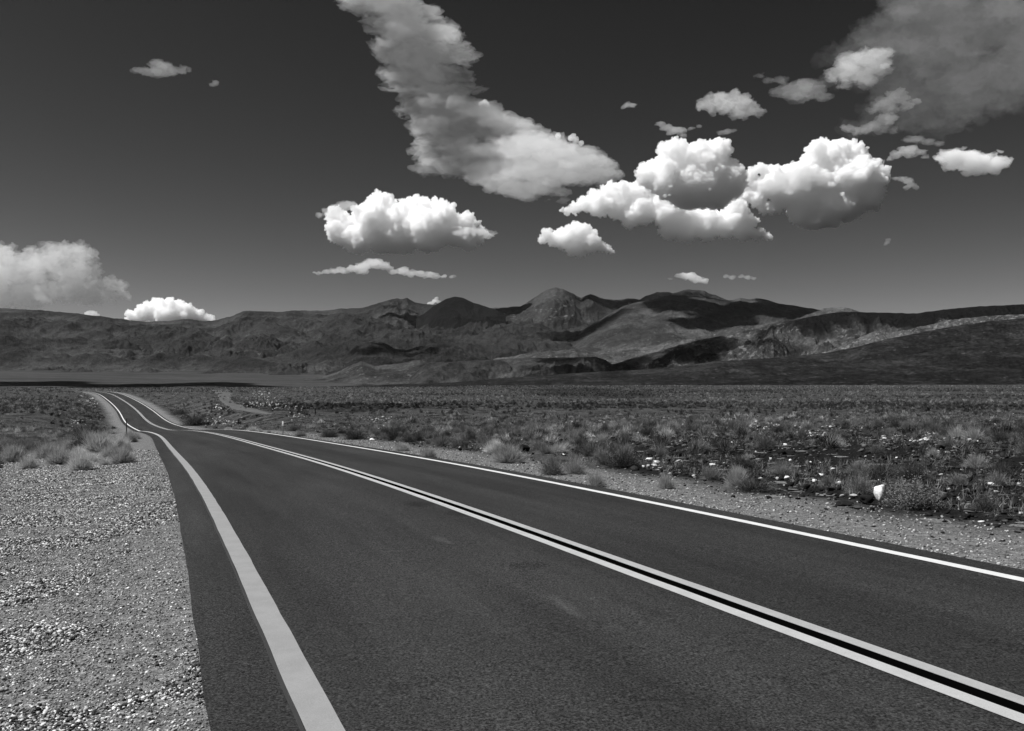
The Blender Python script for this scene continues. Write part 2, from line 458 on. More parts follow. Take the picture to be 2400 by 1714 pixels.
ribbon('paint_ghost', -3.53 - .122, -3.53 - .095, -40, 40, .003, ghost, 2, .004, road)
ribbon('centre_line', -.188, -.060, -40, 420, .006, yel, 2, .003, road)
ribbon('centre_line', .060, .178, -40, 420, .006, yel2, 2, .003, road)
ribbon('seal_strip', -.062, .062, -40, 100, .003, tar, 2, .0, road)

# ------------------------------------------------------------------ mountains, hills, mesa
def mat_rock(name, base, scale, contrast=.3, bright=0.0, bthr=(.62, .72), bscale=None, bump=.8, speck=0.0):
    g = G(name); p = g.geo()
    s = 1.0 / scale; base = base * .86
    a = g.noise(p, 2.2 * s, 5, .6); b = g.noise(p, 16 * s, 6, .65); cc = g.noise(p, 70 * s, 3, .6)
    c = g.math('MULTIPLY', base, g.ramp(a, .3, .7, 1 - contrast, 1 + contrast))
    c = g.math('MULTIPLY', c, g.ramp(b, .3, .7, 1 - contrast, 1 + contrast))
    c = g.math('MULTIPLY', c, g.ramp(cc, .3, .7, .8, 1.2))
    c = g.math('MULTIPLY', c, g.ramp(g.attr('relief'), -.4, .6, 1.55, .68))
    if bright:
        q = g.noise(p, (bscale or 9) * s, 6, .72)
        c = g.mix(g.math('MULTIPLY', g.ramp(q, *bthr), g.attr('pale')), c, bright)
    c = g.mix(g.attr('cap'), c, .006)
    if speck:
        vz = g.n('ShaderNodeSeparateColor', {0: g.n('ShaderNodeTexVoronoi', {'Vector': p, 'Scale': speck}).outputs['Color']}).outputs[0]
        c = g.math('MULTIPLY', c, g.ramp(vz, .1, .9, .6, 1.35))
    h = g.math('ADD', a, g.math('ADD', g.math('MULTIPLY', b, .45), g.math('MULTIPLY', cc, .12)))
    return g.surf(c, .95, h, bump, scale * .07, .05)

def layer(name, label, sky_, D, front, base_row, mat, amp=.12, wl=.16, seed=0, back=.35, p=1.25, step=1.7, nr=80, jag=1.0, x0=None, x1=None, slant=0.0, gully=0.6, Dslope=0.0, cap=None, pale=None, taper=True):
    """a hill or range as a height field: `sky_` is its crest (photo pixel, row) standing D metres off, `front` metres of slope before it"""
    sk = np.array(sky_, float); x0 = sk[0, 0] if x0 is None else x0; x1 = sk[-1, 0] if x1 is None else x1
    px = np.arange(x0, x1 + step, step)
    row = np.interp(px, sk[:, 0], sk[:, 1])
    ker = np.array([1, 2, 1.]) / 4; row = np.convolve(np.pad(row, 1, 'edge'), ker, 'valid')
    row = row + jag * (fbm2(px / 14, 0 * px, 4, seed + 5) * 2.2)
    Dr = D * (1 + Dslope * (px - px.mean()) / 1000.0)
    Dr = Dr * (1 + .02 * fbm2(px / 320, 0 * px, 2, seed + 6))
    crest = EYE + (HOR - row) / F * Dr
    tf = np.linspace(0, 1, nr)                                    # 0 foot .. 1 crest
    tb = np.linspace(0, 1, 10)[1:]
    bz = EYE + (HOR - base_row) / F * (Dr - front)
    bz = np.minimum(bz, plain_z((px - 1200) / F * (Dr - front), Dr - front) - 12)
    X, Y, Z, T, RL = [], [], [], [], []
    ang = (px - 1200) / F
    ends = 1.0
    if taper: ends = smooth(x0 - 1, x0 + 40, px) * smooth(x1 + 1, x1 - 40, px)
    for t in tf:
        d = Dr - front * (1 - t)
        xs = ang * d + slant * front * (1 - t)
        rel = (crest - bz)
        prof = t ** p
        u, v_ = xs / (wl * D), d / (wl * D)
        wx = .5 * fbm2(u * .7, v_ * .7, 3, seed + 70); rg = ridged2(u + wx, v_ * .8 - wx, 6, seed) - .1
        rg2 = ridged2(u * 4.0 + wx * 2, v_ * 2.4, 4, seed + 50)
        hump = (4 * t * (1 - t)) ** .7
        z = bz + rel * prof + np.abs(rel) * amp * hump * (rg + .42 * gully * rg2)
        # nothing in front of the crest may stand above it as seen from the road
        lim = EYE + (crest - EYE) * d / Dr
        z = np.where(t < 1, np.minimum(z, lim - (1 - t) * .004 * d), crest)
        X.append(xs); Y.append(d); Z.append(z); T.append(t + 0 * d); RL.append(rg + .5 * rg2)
    for t in tb:
        d = Dr + front * back * t
        X.append(ang * d); Y.append(d); Z.append(crest - (crest - bz + 40) * t ** 1.1 * .8); T.append(1 - t + 0 * d); RL.append(0 * d)
    X, Y, Z, T, RL = [np.array(a).T for a in (X, Y, Z, T, RL)]
    V = np.stack([X, Y, Z], -1).reshape(-1, 3)
    PX = np.repeat(px[:, None], X.shape[1], 1)
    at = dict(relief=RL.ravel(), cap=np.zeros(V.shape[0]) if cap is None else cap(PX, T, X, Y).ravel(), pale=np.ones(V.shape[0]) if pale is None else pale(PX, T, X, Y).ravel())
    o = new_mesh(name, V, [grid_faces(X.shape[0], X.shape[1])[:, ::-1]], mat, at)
    return tag(o, label, kind='structure')

# (crest lines were read off the photograph; every range then gets its own distance, depth and relief)
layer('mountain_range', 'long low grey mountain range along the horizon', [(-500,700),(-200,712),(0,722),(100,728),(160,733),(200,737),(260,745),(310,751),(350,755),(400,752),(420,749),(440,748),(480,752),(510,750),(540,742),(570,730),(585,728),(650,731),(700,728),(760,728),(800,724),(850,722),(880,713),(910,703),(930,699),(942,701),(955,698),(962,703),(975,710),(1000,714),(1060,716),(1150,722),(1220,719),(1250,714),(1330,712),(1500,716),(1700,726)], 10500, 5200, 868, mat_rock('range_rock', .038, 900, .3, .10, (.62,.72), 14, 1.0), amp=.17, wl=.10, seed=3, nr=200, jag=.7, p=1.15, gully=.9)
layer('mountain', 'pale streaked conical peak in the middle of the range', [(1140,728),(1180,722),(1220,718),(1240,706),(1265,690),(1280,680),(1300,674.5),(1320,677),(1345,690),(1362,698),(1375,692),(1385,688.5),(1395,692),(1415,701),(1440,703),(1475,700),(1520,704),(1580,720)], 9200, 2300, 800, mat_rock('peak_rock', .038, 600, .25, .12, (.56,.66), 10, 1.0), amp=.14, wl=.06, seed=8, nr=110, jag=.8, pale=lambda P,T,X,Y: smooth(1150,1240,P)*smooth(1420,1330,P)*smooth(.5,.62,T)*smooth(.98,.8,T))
layer('mountain', 'dark domed hill on the skyline left of the conical peak', [(975,745),(995,735),(1010,722),(1025,712),(1045,701),(1065,695),(1085,698),(1110,710),(1140,719),(1165,727),(1185,738)], 8700, 1300, 770, mat_rock('painted_shade_dome', .006, 500, .2), amp=.12, wl=.06, seed=12, jag=.4, p=.9)  # cloud shadow on the dome is put into its near-black rock colour
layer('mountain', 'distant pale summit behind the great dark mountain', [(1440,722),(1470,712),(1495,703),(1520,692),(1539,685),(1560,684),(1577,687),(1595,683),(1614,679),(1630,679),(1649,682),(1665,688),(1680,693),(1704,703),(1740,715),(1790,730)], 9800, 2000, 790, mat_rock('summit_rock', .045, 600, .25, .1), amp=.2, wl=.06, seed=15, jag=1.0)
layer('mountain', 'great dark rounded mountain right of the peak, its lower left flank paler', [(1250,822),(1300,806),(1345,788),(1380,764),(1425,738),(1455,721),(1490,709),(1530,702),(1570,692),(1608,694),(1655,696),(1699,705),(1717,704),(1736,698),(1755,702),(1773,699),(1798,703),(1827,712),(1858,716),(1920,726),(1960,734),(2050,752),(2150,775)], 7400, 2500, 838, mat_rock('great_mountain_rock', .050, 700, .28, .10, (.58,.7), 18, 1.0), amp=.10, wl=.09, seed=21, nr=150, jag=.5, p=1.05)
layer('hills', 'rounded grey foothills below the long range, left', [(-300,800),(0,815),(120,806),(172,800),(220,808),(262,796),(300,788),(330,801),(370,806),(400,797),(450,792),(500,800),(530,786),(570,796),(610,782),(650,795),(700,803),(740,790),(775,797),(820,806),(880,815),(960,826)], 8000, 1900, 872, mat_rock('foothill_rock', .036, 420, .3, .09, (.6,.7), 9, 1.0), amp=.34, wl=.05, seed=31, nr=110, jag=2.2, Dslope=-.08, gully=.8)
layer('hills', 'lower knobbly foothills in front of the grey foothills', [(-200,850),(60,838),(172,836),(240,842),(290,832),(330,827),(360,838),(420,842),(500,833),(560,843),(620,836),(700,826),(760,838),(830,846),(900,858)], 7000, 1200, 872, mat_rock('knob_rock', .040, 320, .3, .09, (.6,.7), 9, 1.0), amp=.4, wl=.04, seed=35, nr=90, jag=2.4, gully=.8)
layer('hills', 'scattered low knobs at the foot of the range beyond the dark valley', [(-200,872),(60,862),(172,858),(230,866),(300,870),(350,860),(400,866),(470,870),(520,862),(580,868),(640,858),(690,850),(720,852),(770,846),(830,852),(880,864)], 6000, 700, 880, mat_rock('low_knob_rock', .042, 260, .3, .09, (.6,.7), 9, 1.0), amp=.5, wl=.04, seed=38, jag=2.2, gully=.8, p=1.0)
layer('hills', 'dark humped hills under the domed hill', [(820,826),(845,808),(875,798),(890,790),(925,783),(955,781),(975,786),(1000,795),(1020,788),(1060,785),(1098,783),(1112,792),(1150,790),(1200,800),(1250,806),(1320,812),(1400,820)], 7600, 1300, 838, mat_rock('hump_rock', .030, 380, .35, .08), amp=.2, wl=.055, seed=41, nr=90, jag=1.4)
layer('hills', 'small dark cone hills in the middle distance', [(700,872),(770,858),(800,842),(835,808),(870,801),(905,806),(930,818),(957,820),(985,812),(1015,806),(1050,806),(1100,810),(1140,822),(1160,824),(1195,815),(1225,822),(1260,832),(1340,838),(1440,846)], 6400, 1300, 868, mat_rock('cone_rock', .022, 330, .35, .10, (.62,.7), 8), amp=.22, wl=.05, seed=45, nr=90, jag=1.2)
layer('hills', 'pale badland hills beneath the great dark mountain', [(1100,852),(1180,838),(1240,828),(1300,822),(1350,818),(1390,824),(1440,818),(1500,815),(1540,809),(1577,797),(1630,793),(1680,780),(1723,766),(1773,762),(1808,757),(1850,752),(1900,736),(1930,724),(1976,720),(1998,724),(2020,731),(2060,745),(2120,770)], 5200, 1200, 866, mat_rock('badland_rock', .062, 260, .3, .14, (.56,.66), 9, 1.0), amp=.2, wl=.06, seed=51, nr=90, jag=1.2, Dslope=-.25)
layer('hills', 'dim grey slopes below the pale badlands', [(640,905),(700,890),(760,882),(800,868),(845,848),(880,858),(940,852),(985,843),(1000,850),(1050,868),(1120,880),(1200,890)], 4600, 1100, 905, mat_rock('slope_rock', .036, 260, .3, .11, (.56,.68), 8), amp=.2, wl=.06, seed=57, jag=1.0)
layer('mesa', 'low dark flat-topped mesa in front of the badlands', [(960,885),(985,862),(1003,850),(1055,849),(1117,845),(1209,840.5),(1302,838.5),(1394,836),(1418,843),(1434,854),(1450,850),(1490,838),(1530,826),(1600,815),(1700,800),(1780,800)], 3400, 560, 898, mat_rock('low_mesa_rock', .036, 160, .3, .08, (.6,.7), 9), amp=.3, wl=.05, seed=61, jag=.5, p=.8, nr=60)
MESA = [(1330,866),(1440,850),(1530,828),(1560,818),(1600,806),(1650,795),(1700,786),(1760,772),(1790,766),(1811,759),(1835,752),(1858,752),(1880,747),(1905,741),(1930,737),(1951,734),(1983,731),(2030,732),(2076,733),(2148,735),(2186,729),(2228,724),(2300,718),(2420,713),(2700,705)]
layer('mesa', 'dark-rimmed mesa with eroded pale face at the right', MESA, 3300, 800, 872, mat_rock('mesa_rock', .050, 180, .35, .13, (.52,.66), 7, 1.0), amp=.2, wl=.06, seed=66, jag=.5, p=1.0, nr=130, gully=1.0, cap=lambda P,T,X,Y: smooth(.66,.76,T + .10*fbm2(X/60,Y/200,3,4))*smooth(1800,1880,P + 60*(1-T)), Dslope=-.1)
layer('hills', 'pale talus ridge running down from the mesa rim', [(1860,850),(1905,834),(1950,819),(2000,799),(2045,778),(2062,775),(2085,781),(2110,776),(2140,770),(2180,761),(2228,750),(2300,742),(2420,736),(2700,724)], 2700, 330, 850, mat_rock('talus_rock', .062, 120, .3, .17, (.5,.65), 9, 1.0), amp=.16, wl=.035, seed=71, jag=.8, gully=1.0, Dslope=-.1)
FAN = dict(seed=77, jag=.35, p=1.0, gully=.5, Dslope=.1, taper=False)
fan_mat = mat_rock('painted_shade_fan', .018, 90, .3, .05, (.58,.66), 5, .8, speck=.22)  # cloud shade over the fan is put into its dark gravel colour
layer('alluvial_fan', 'upper dark gravel fan sloping up to the right, right under the mesa face', [(560,913),(700,908.5),(840,904.5),(950,900),(1055,897),(1178,887),(1290,879),(1400,872),(1530,865),(1600,857),(1686,846.5),(1780,841),(1860,835),(1936,827),(2000,815),(2061,799),(2140,783),(2228,766),(2320,753),(2420,744),(2700,722)], 1750, 420, 900, fan_mat, amp=.06, wl=.05, nr=90, **FAN)
layer('alluvial_fan', 'middle terrace of the dark gravel fan', [(760,912),(950,905),(1100,898.5),(1300,890),(1420,888),(1530,882),(1620,871),(1700,867),(1800,862),(1900,857),(2000,851),(2100,839),(2228,815),(2420,792),(2700,765)], 1340, 320, 906, fan_mat, amp=.07, wl=.05, nr=80, **{**FAN, 'seed': 79, 'jag': .7})
layer('alluvial_fan', 'lower terrace of the dark gravel fan', [(1080,912),(1200,905.5),(1400,897.5),(1500,896),(1560,892),(1640,890),(1700,885),(1800,883),(1900,877),(2050,866),(2150,855),(2228,846),(2420,818),(2700,785)], 1040, 220, 909, fan_mat, amp=.07, wl=.05, nr=70, **{**FAN, 'seed': 81, 'jag': .7})
layer('alluvial_fan', 'blackest lowest toe of the gravel fan, just above the pale scrub', [(1380,912),(1500,906),(1600,900),(1700,896),(1800,892),(1900,889),(2050,882),(2228,872),(2420,856),(2700,830)], 840, 170, 912, mat_rock('painted_shade_fan_toe', .013, 70, .3, .05, (.58,.66), 5, .8, speck=.3), amp=.05, wl=.05, nr=60, **{**FAN, 'seed': 83, 'jag': .6})  # deepest cloud shade painted into the toe's colour
CG = 'clouds over the mountains'
make_cloud('brilliant white cumulus heap with flat base, floating alone above the middle of the range',
    [(788,512,20),(800,548,28),(812,530,22),(840,555,38),(872,522,38),(888,482,24),(905,476,18),(925,512,26),(962,494,26),(985,486,18),(1004,502,24),(1030,490,20),(1040,515,28),(1010,548,46),(940,548,46),(1072,524,22),(1092,520,16),(1104,528,14),(1086,552,30),(1122,556,15),(1098,575,14),(900,560,36),(1136,553,9)], 9000, .034, base=592, squash=.6, seed=1, tatter=40, vox=1.3, kid_r=(.25,.5), rough=.4)
make_cloud('grey cap of thin cloud against the upper left edge of the brilliant white cumulus',
    [(750,504,6),(768,497,9),(785,490,11),(805,484,13),(822,483,12),(838,490,9),(846,496,6)], 8200, .0065, seed=21, flat=.8, stretch=.3, wisp=.35, levels=1, tatter=6)
make_cloud('grey shred of cloud hanging across the right end of the brilliant white cumulus',
    [(1075,545,9),(1095,540,10),(1115,541,11),(1135,545,10),(1150,549,8),(1143,555,7)], 8300, .008, seed=22, flat=.6, stretch=.4, wisp=.4, levels=1)
make_cloud('low ragged strip of cloud just beneath the brilliant white cumulus',
    [(738,640,4),(748,640,6),(765,638,7),(782,636,8),(803,634,9),(828,630,11),(850,625,14),(872,617,15),(890,620,13),(905,626,9),(850,636,9),(922,637,8),(945,637,11),(962,641,10),(985,642,10),(1005,645,9),(1022,647,7),(1040,648,6),(1058,649,4)], 9500, .0075, seed=5, kids=10, flat=.7, stretch=.3, wisp=.35, tatter=30)
make_cloud('small white cumulus puff drifting below the great twin towers of cloud',
    [(1282,553,12),(1275,563,9),(1300,562,16),(1322,560,20),(1345,548,20),(1362,543,16),(1378,552,18),(1385,572,22),(1345,580,20),(1408,580,11),(1424,586,7),(1436,590,4),(1360,592,12),(1320,572,12)], 9000, .026, base=606, seed=2, squash=.6, tatter=30, vox=1.2, rough=.4)
make_cloud('tall white domed cumulus tower with a dark flat underside, centre right',
    [(1565,357,20),(1585,350,16),(1600,362,22),(1620,366,26),(1665,358,24),(1684,356,20),(1650,380,36),(1690,380,22),(1710,392,16),(1700,425,34),(1660,430,44),(1600,420,46),(1560,395,28),(1530,402,20),(1512,398,12),(1515,420,20),(1718,445,24),(1560,440,30),(1620,455,36),(1680,460,34),(1590,450,30),(1724,415,18)], 8100, .032, base=486, seed=3, squash=.2, tatter=24, vox=1.3, kid_r=(.25,.5), rough=.4)
make_cloud('long low cumulus shelf spreading to both sides behind the white domed tower',
    [(1318,493,5),(1330,492,7),(1350,490,11),(1374,478,16),(1392,464,14),(1405,486,24),(1430,448,17),(1450,480,32),(1462,446,16),(1492,452,22),(1510,490,36),(1480,510,22),(1560,500,34),(1600,520,32),(1570,540,20),(1650,525,34),(1610,548,22),(1700,530,28),(1660,552,16),(1735,508,20),(1745,545,20),(1775,550,14),(1797,554,8),(1720,490,22),(1760,520,14)], 9100, .03, base=566, seed=33, squash=.5, tatter=50, vox=1.3, kid_r=(.25,.5), rough=.4)
make_cloud('rounded white cumulus tower farther right, with a greyer shelf on its left side',
    [(1912,356,20),(1938,350,18),(1970,350,22),(1995,362,26),(1950,378,34),(1905,376,22),(2022,390,22),(2012,372,18),(2045,402,20),(2060,420,17),(2035,425,32),(1990,420,44),(1940,430,44),(2050,450,22),(2030,470,26),(1880,425,34),(1850,410,22),(1815,420,22),(1790,402,12),(1768,400,10),(1760,418,12),(1746,424,10),(1740,440,9),(1752,458,15),(1772,470,16),(1795,490,14),(1800,440,24),(1770,440,14),(1840,460,28),(1820,485,14),(1890,480,38),(1940,490,38),(1990,480,36),(1870,505,20),(1910,520,20),(1950,522,14)], 9200, .036, base=530, seed=16, squash=.6, tatter=50, vox=1.3, kid_r=(.25,.5), rough=.4)
make_cloud('grey ragged patch of cloud lying in front of the rounded white tower at the right',
    [(1782,440,12),(1805,436,16),(1830,425,18),(1860,412,20),(1890,408,18),(1915,412,16),(1938,415,11),(1850,436,18),(1885,432,16),(1815,448,10),(1930,425,9)], 8000, .007, seed=23, flat=.8, stretch=.1, wisp=.3)
C5 = [(800,-120,60),(850,-60,56),(910,-30,50),(870,10,44),(940,25,44),(915,60,34),(955,95,44),(1000,70,40),(925,120,34),(985,140,44),(1040,130,36),(915,175,18),(950,180,32),(1000,182,38),(1045,178,26),(1070,190,14),(920,205,10),(945,217,20),(985,215,30),(1030,215,28),(1075,213,22),(1105,210,12),
    (1000,255,30),(1040,255,36),(1090,250,34),(1130,268,30),(990,300,24),(1030,300,36),(1080,300,40),(1130,300,36),(1180,292,24),(1215,298,16),(985,338,16),(955,358,7),(1010,350,26),(1050,355,34),(1100,350,34),(1040,390,22),(1062,398,24),(1110,408,24),(1080,390,34),(1130,380,40)]
C5b = [(1150,350,24),(1185,328,18),(1225,322,18),(1270,328,20),(1315,340,20),(1190,345,34),(1240,340,38),(1290,350,38),(1340,365,34),(1380,382,28),(1415,398,20),(1440,410,12),(1458,416,6),(1160,400,34),(1210,390,40),(1270,395,42),(1330,405,36),(1380,412,24),(1130,420,22),(1170,435,24),(1220,440,32),(1270,440,28),(1240,465,14),(1300,448,16),(1320,470,9),(1420,425,10)]
make_cloud('long torn bank of grey cloud running up out of the middle of the sky', C5, 7000, .0040, seed=4, kids=7, stretch=.5, flat=.6, wisp=.5, levels=1, rough=.25, tatter=60)
make_cloud('thin grey veil trailing right from the long torn bank', [(1100,258,16),(1135,266,20),(1165,276,20),(1195,284,18),(1225,294,16),(1250,303,12),(1275,312,9),(1290,320,6),(1180,302,16),(1150,292,18),(1215,308,12)], 8200, .0042, seed=44, kids=6, stretch=.7, flat=.5, wisp=.5, levels=1, tatter=20)
make_cloud('smooth lens-shaped grey cloud tapering to a point at its right end', C5b, 9500, .0030, seed=24, kids=6, stretch=.6, flat=.6, wisp=.26, levels=1, rough=.3, tatter=30)
for i, (L, pf) in enumerate([
    ('tiny white puffs peeping over the top edge of the lens-shaped grey cloud', [(1308,318,7),(1338,324,7),(1350,328,7),(1362,336,6),(1344,318,5)]),
    ('small round white knob on the upper edge of the long torn grey bank', [(1128,245,7),(1136,240,7),(1142,246,6)])]):
    make_cloud(L, pf, 9300, .02, seed=40+i, levels=1)
make_cloud('lone oval grey cloud high up, above the white cumulus tower',
    [(1642,250,9),(1655,243,15),(1675,236,17),(1700,230,18),(1722,232,19),(1740,245,20),(1765,258,16),(1782,264,8),(1700,252,20),(1735,262,18),(1670,255,14)], 7600, .0055, seed=7, wisp=.3, flat=.85, levels=1, kids=9, tatter=24)
make_cloud('soft faint blurred cloud high between the oval cloud and the big grey bank',
    [(1825,215,12),(1850,212,20),(1880,208,24),(1905,215,20),(1870,230,16),(1800,190,8),(1830,188,10),(1930,225,12),(1780,180,7)], 7400, .0016, seed=8, wisp=.5, flat=.7, stretch=.5, levels=1, kids=6)
make_cloud('large dim grey bank of cloud filling the top right corner of the sky',
    [(1965,185,18),(1990,170,26),(2030,185,26),(2070,190,28),(2000,130,40),(2060,130,44),(2130,140,50),(2200,140,56),(2260,170,60),(2330,190,60),(2110,60,60),(2200,50,70),(2300,60,76),(2400,90,80),(2420,180,70),(2480,120,80),(2180,-30,70),(2300,-40,80),(2420,-20,80),(2110,200,36),(2160,210,44),(2215,215,46),(2270,240,44),(2075,232,24),(2052,258,18),(2110,245,28),(2080,268,24),(2060,290,20),(2035,300,14),(2010,308,11),(1990,302,9),(2130,275,28),(2100,300,16),(2170,262,34),(2220,270,36),(2170,295,20),(2210,305,18)], 7200, .0003, seed=9, wisp=.35, flat=.75, stretch=.3, levels=1, kids=7, rough=.5)
for i, (L, pf) in enumerate([
    ('bright upper left corner of broken cloud over the big dim grey bank', [(1955,180,14),(1975,170,20),(2005,165,24),(2035,172,22),(2060,165,20),(2000,140,26),(2045,135,28),(1985,195,12),(2030,195,12)]),
    ('bright ragged spur of cloud jutting left from the middle of the dim grey bank', [(2046,258,10),(2062,250,14),(2080,238,17),(2098,224,16),(2112,232,14),(2090,256,14),(2125,250,12),(2110,215,10),(2140,240,9)]),
    ('bright torn lower lip of the dim grey bank', [(1978,298,7),(1994,302,9),(2012,307,11),(2034,300,13),(2052,292,15),(2072,284,16),(2085,272,12),(2070,300,12),(2095,306,9)])]):
    make_cloud(L, pf, 7000, .0042, seed=120+i, levels=1, kids=9, flat=.75, stretch=.2, wisp=.35, tatter=16)
for i, (L, pf, dn) in enumerate([
    ('small torn grey shred under the big grey bank near the right edge of the sky', [(2085,372,6),(2100,362,9),(2120,353,11),(2140,350,11),(2155,358,9),(2130,364,8),(2170,368,6),(2070,378,4)], .005),
    ('dark narrow streak of cloud hanging right below the big grey bank', [(2130,328,9),(2150,326,11),(2175,333,9),(2200,338,7)], .002),
    ('white cumulus half hidden at the right edge of the sky', [(2215,372,14),(2230,365,18),(2255,368,24),(2290,380,26),(2225,388,12),(2330,385,22)], .012),
    ('small torn wisp of cloud right of the rounded white tower', [(2100,418,5),(2115,420,7),(2130,424,8),(2138,433,7),(2125,440,6),(2145,440,5)], .006),
    ('small faint grey cloud over the left shoulder of the white cumulus tower', [(1548,292,7),(1560,300,9),(1578,306,11),(1594,307,9),(1600,318,6),(1620,300,5),(1640,297,4)], .005),
    ('faintest wisp of cloud below the oval grey cloud', [(1690,312,6),(1705,308,8),(1720,306,5)], .003),
    ('tiny wisp alone in the dark sky right of the long grey bank', [(1462,251,5),(1472,247,7),(1484,247,6)], .006),
    ('faint flat cloud at the top left of the sky', [(325,166,7),(345,168,11),(372,168,15),(398,165,15),(425,163,10),(375,152,14),(440,164,6)], .0022),
    ('tiny faint wisp of cloud in the dark sky at the upper left', [(498,200,5),(506,196,6),(504,190,4)], .003),
    ('small fleecy cloud low over the summit behind the great dark mountain', [(1590,647,6),(1604,646,9),(1618,648,10),(1634,655,9),(1650,659,7),(1572,654,3)], .012),
    ('thin pair of faint cloudlets low in the sky, right of the small fleecy cloud', [(1702,648,5),(1716,650,6),(1738,648,5),(1752,650,6),(1766,653,4)], .0045),
    ('scrap of white cloud peeking out behind the dark domed hill', [(1010,712,5),(1018,705,5),(1024,699,3),(1028,708,4)], .015),
    ('tiny faint vertical wisp in the clear sky below the rounded white tower', [(2074,574,3),(2080,568,5),(2083,562,4)], .003)]):
    make_cloud(L, pf, 13300 if 'domed' in L else 9600, dn, seed=60+i, levels=1, kids=9, flat=.75, stretch=.4, wisp=.4, tatter=14)
make_cloud('pale cumulus fading away at the left edge of the sky',
    [(-60,640,46),(0,615,42),(60,630,36),(110,612,30),(-20,690,40),(50,690,34),(150,596,22),(175,600,26),(188,592,18),(205,600,16),(160,640,34),(195,635,20),(212,622,11),(222,636,13),(110,685,26),(150,680,22),(175,675,28),(210,668,22),(240,672,18),(262,666,14),(280,672,12),(215,695,18),(258,690,14),(290,692,8)], 12500, .0028, seed=10, wisp=.25, rough=.5, levels=2, kids=8, tatter=40)
make_cloud('white cumulus heap rising from behind the low left end of the ridge',
    [(316,745,14),(335,738,16),(352,728,18),(368,718,14),(380,716,13),(395,722,16),(372,738,24),(410,728,18),(430,728,14),(440,738,18),(462,744,13),(482,750,11),(400,745,24),(300,752,8),(498,754,6),(440,752,16)], 14000, .024, base=772, seed=11, tatter=12, vox=1.1, rough=.4)
make_cloud('tiny white cloud top showing over the ridge at the far left', [(206,738,7),(216,736,8),(226,740,6),(215,745,8)], 14000, .012, seed=12, levels=1)

# unseen clouds added above the frame to shade valley floor, low mesa and mountains
def overhead(label, gx, gy, gz, rx, ry, alt, seed, dens=.02, n=26):
    L = (alt - gz) / SV.z; cx, cy = gx + SV.x * L, gy + SV.y * L
    r_ = np.random.default_rng(seed); pf = []
    for _ in range(n):
        a, q = r_.uniform(0, 6.283), r_.uniform(0, 1) ** .5
        pf.append((cx + rx * q * math.cos(a), cy + ry * q * math.sin(a), alt + r_.uniform(-60, 60), r_.uniform(.2, .34) * min(rx, ry) * (1.15 - .5 * q)))
    V0, F0 = ICO[2]
    V = np.concatenate([V0 * (r, r, r * .7) + (x, y, z) for x, y, z, r in pf]); Fc = np.concatenate([F0 + i * len(V0) for i in range(len(pf))])
    cen = np.array([cx, cy, alt])
    co, nr, Q = remeshed(V - cen, Fc, min(rx, ry) * .06); co, nr, Q, _i = clean(co, nr, Q, 0)
    q = co / (min(rx, ry) * .3)
    co = co + nr * (noise3(q[:, 0], q[:, 1], q[:, 2], seed)[:, None] + .5 * noise3(q[:, 0] * 2.3, q[:, 1] * 2.3, q[:, 2] * 2.3, seed)[:, None]) * min(rx, ry) * .09
    o = new_mesh('cloud', co, [Q], cloud_mat(dens)); o.location = cen
    return tag(o, label, 'cloud', 'unseen shade clouds')
OV = 'broad unseen cumulus added high overhead to shade the valley and low mesa'
overhead(OV, -1650, 3000, -25, 900, 640, 2100, 501)
overhead(OV, -650, 2750, -20, 420, 330, 2100, 502)
overhead(OV, 330, 3150, 30, 300, 420, 2000, 503)
overhead(OV, 770, 3200, 60, 280, 330, 2000, 504)
OV2 = 'high unseen cumulus added above the frame to shade the mountains'
overhead(OV2, 2150, 7000, 480, 950, 900, 4700, 505, n=40)
overhead(OV2, -850, 6150, 220, 430, 300, 4400, 506)

def haze_box(x0, x1, y0, y1, z0, z1, dens):
    V = np.array([[x, y, z] for x in (x0, x1) for y in (y0, y1) for z in (z0, z1)], float)
    Fq = np.array([[0, 1, 3, 2], [4, 6, 7, 5], [0, 4, 5, 1], [2, 3, 7, 6], [0, 2, 6, 4], [1, 5, 7, 3]])
    m = bpy.data.materials.new('haze_air'); m.use_nodes = True; t = m.node_tree; t.nodes.clear()
    o = t.nodes.new('ShaderNodeOutputMaterial'); v = t.nodes.new('ShaderNodeVolumePrincipled')
    v.inputs['Color'].default_value = (.85, .85, .85, 1); v.inputs['Density'].default_value = dens
    t.links.new(v.outputs[0], o.inputs['Volume'])
    return tag(new_mesh('haze', V, [Fq], m, shade=False), 'thin pale haze over the whole valley', kind='stuff')
haze_box(-13500, 13500, -9500, 12900, -400, 1075, 2.6e-6)
# ------------------------------------------------------------------ posts, stones, plants
def box(cx, cy, cz, sx, sy, sz):
    V = np.array([[x, y, z] for x in (-.5, .5) for y in (-.5, .5) for z in (-.5, .5)]) * (sx, sy, sz) + (cx, cy, cz)
    Fq = np.array([[0, 1, 3, 2], [4, 6, 7, 5], [0, 4, 5, 1], [2, 3, 7, 6], [0, 2, 6, 4], [1, 5, 7, 3]])
    return V, Fq

def boxes(name, bl, mat, parent=None, bev=0.0):
    V, Fq, n = [], [], 0
    for b in bl:
        v, f = box(*b); V.append(v); Fq.append(f + n); n += 8
    o = new_mesh(name, np.concatenate(V), [np.concatenate(Fq)], mat, shade=False, parent=parent)
    if bev:
        m = o.modifiers.new('b', 'BEVEL'); m.width = bev; m.segments = 2
    return o

def thing(name, loc, label, cat, group=None, rz=0):
    o = bpy.data.objects.new(name, None); COL.objects.link(o); o.location = loc; o.rotation_euler = (0, 0, rz); o.empty_display_size = .2
    return tag(o, label, cat, group)

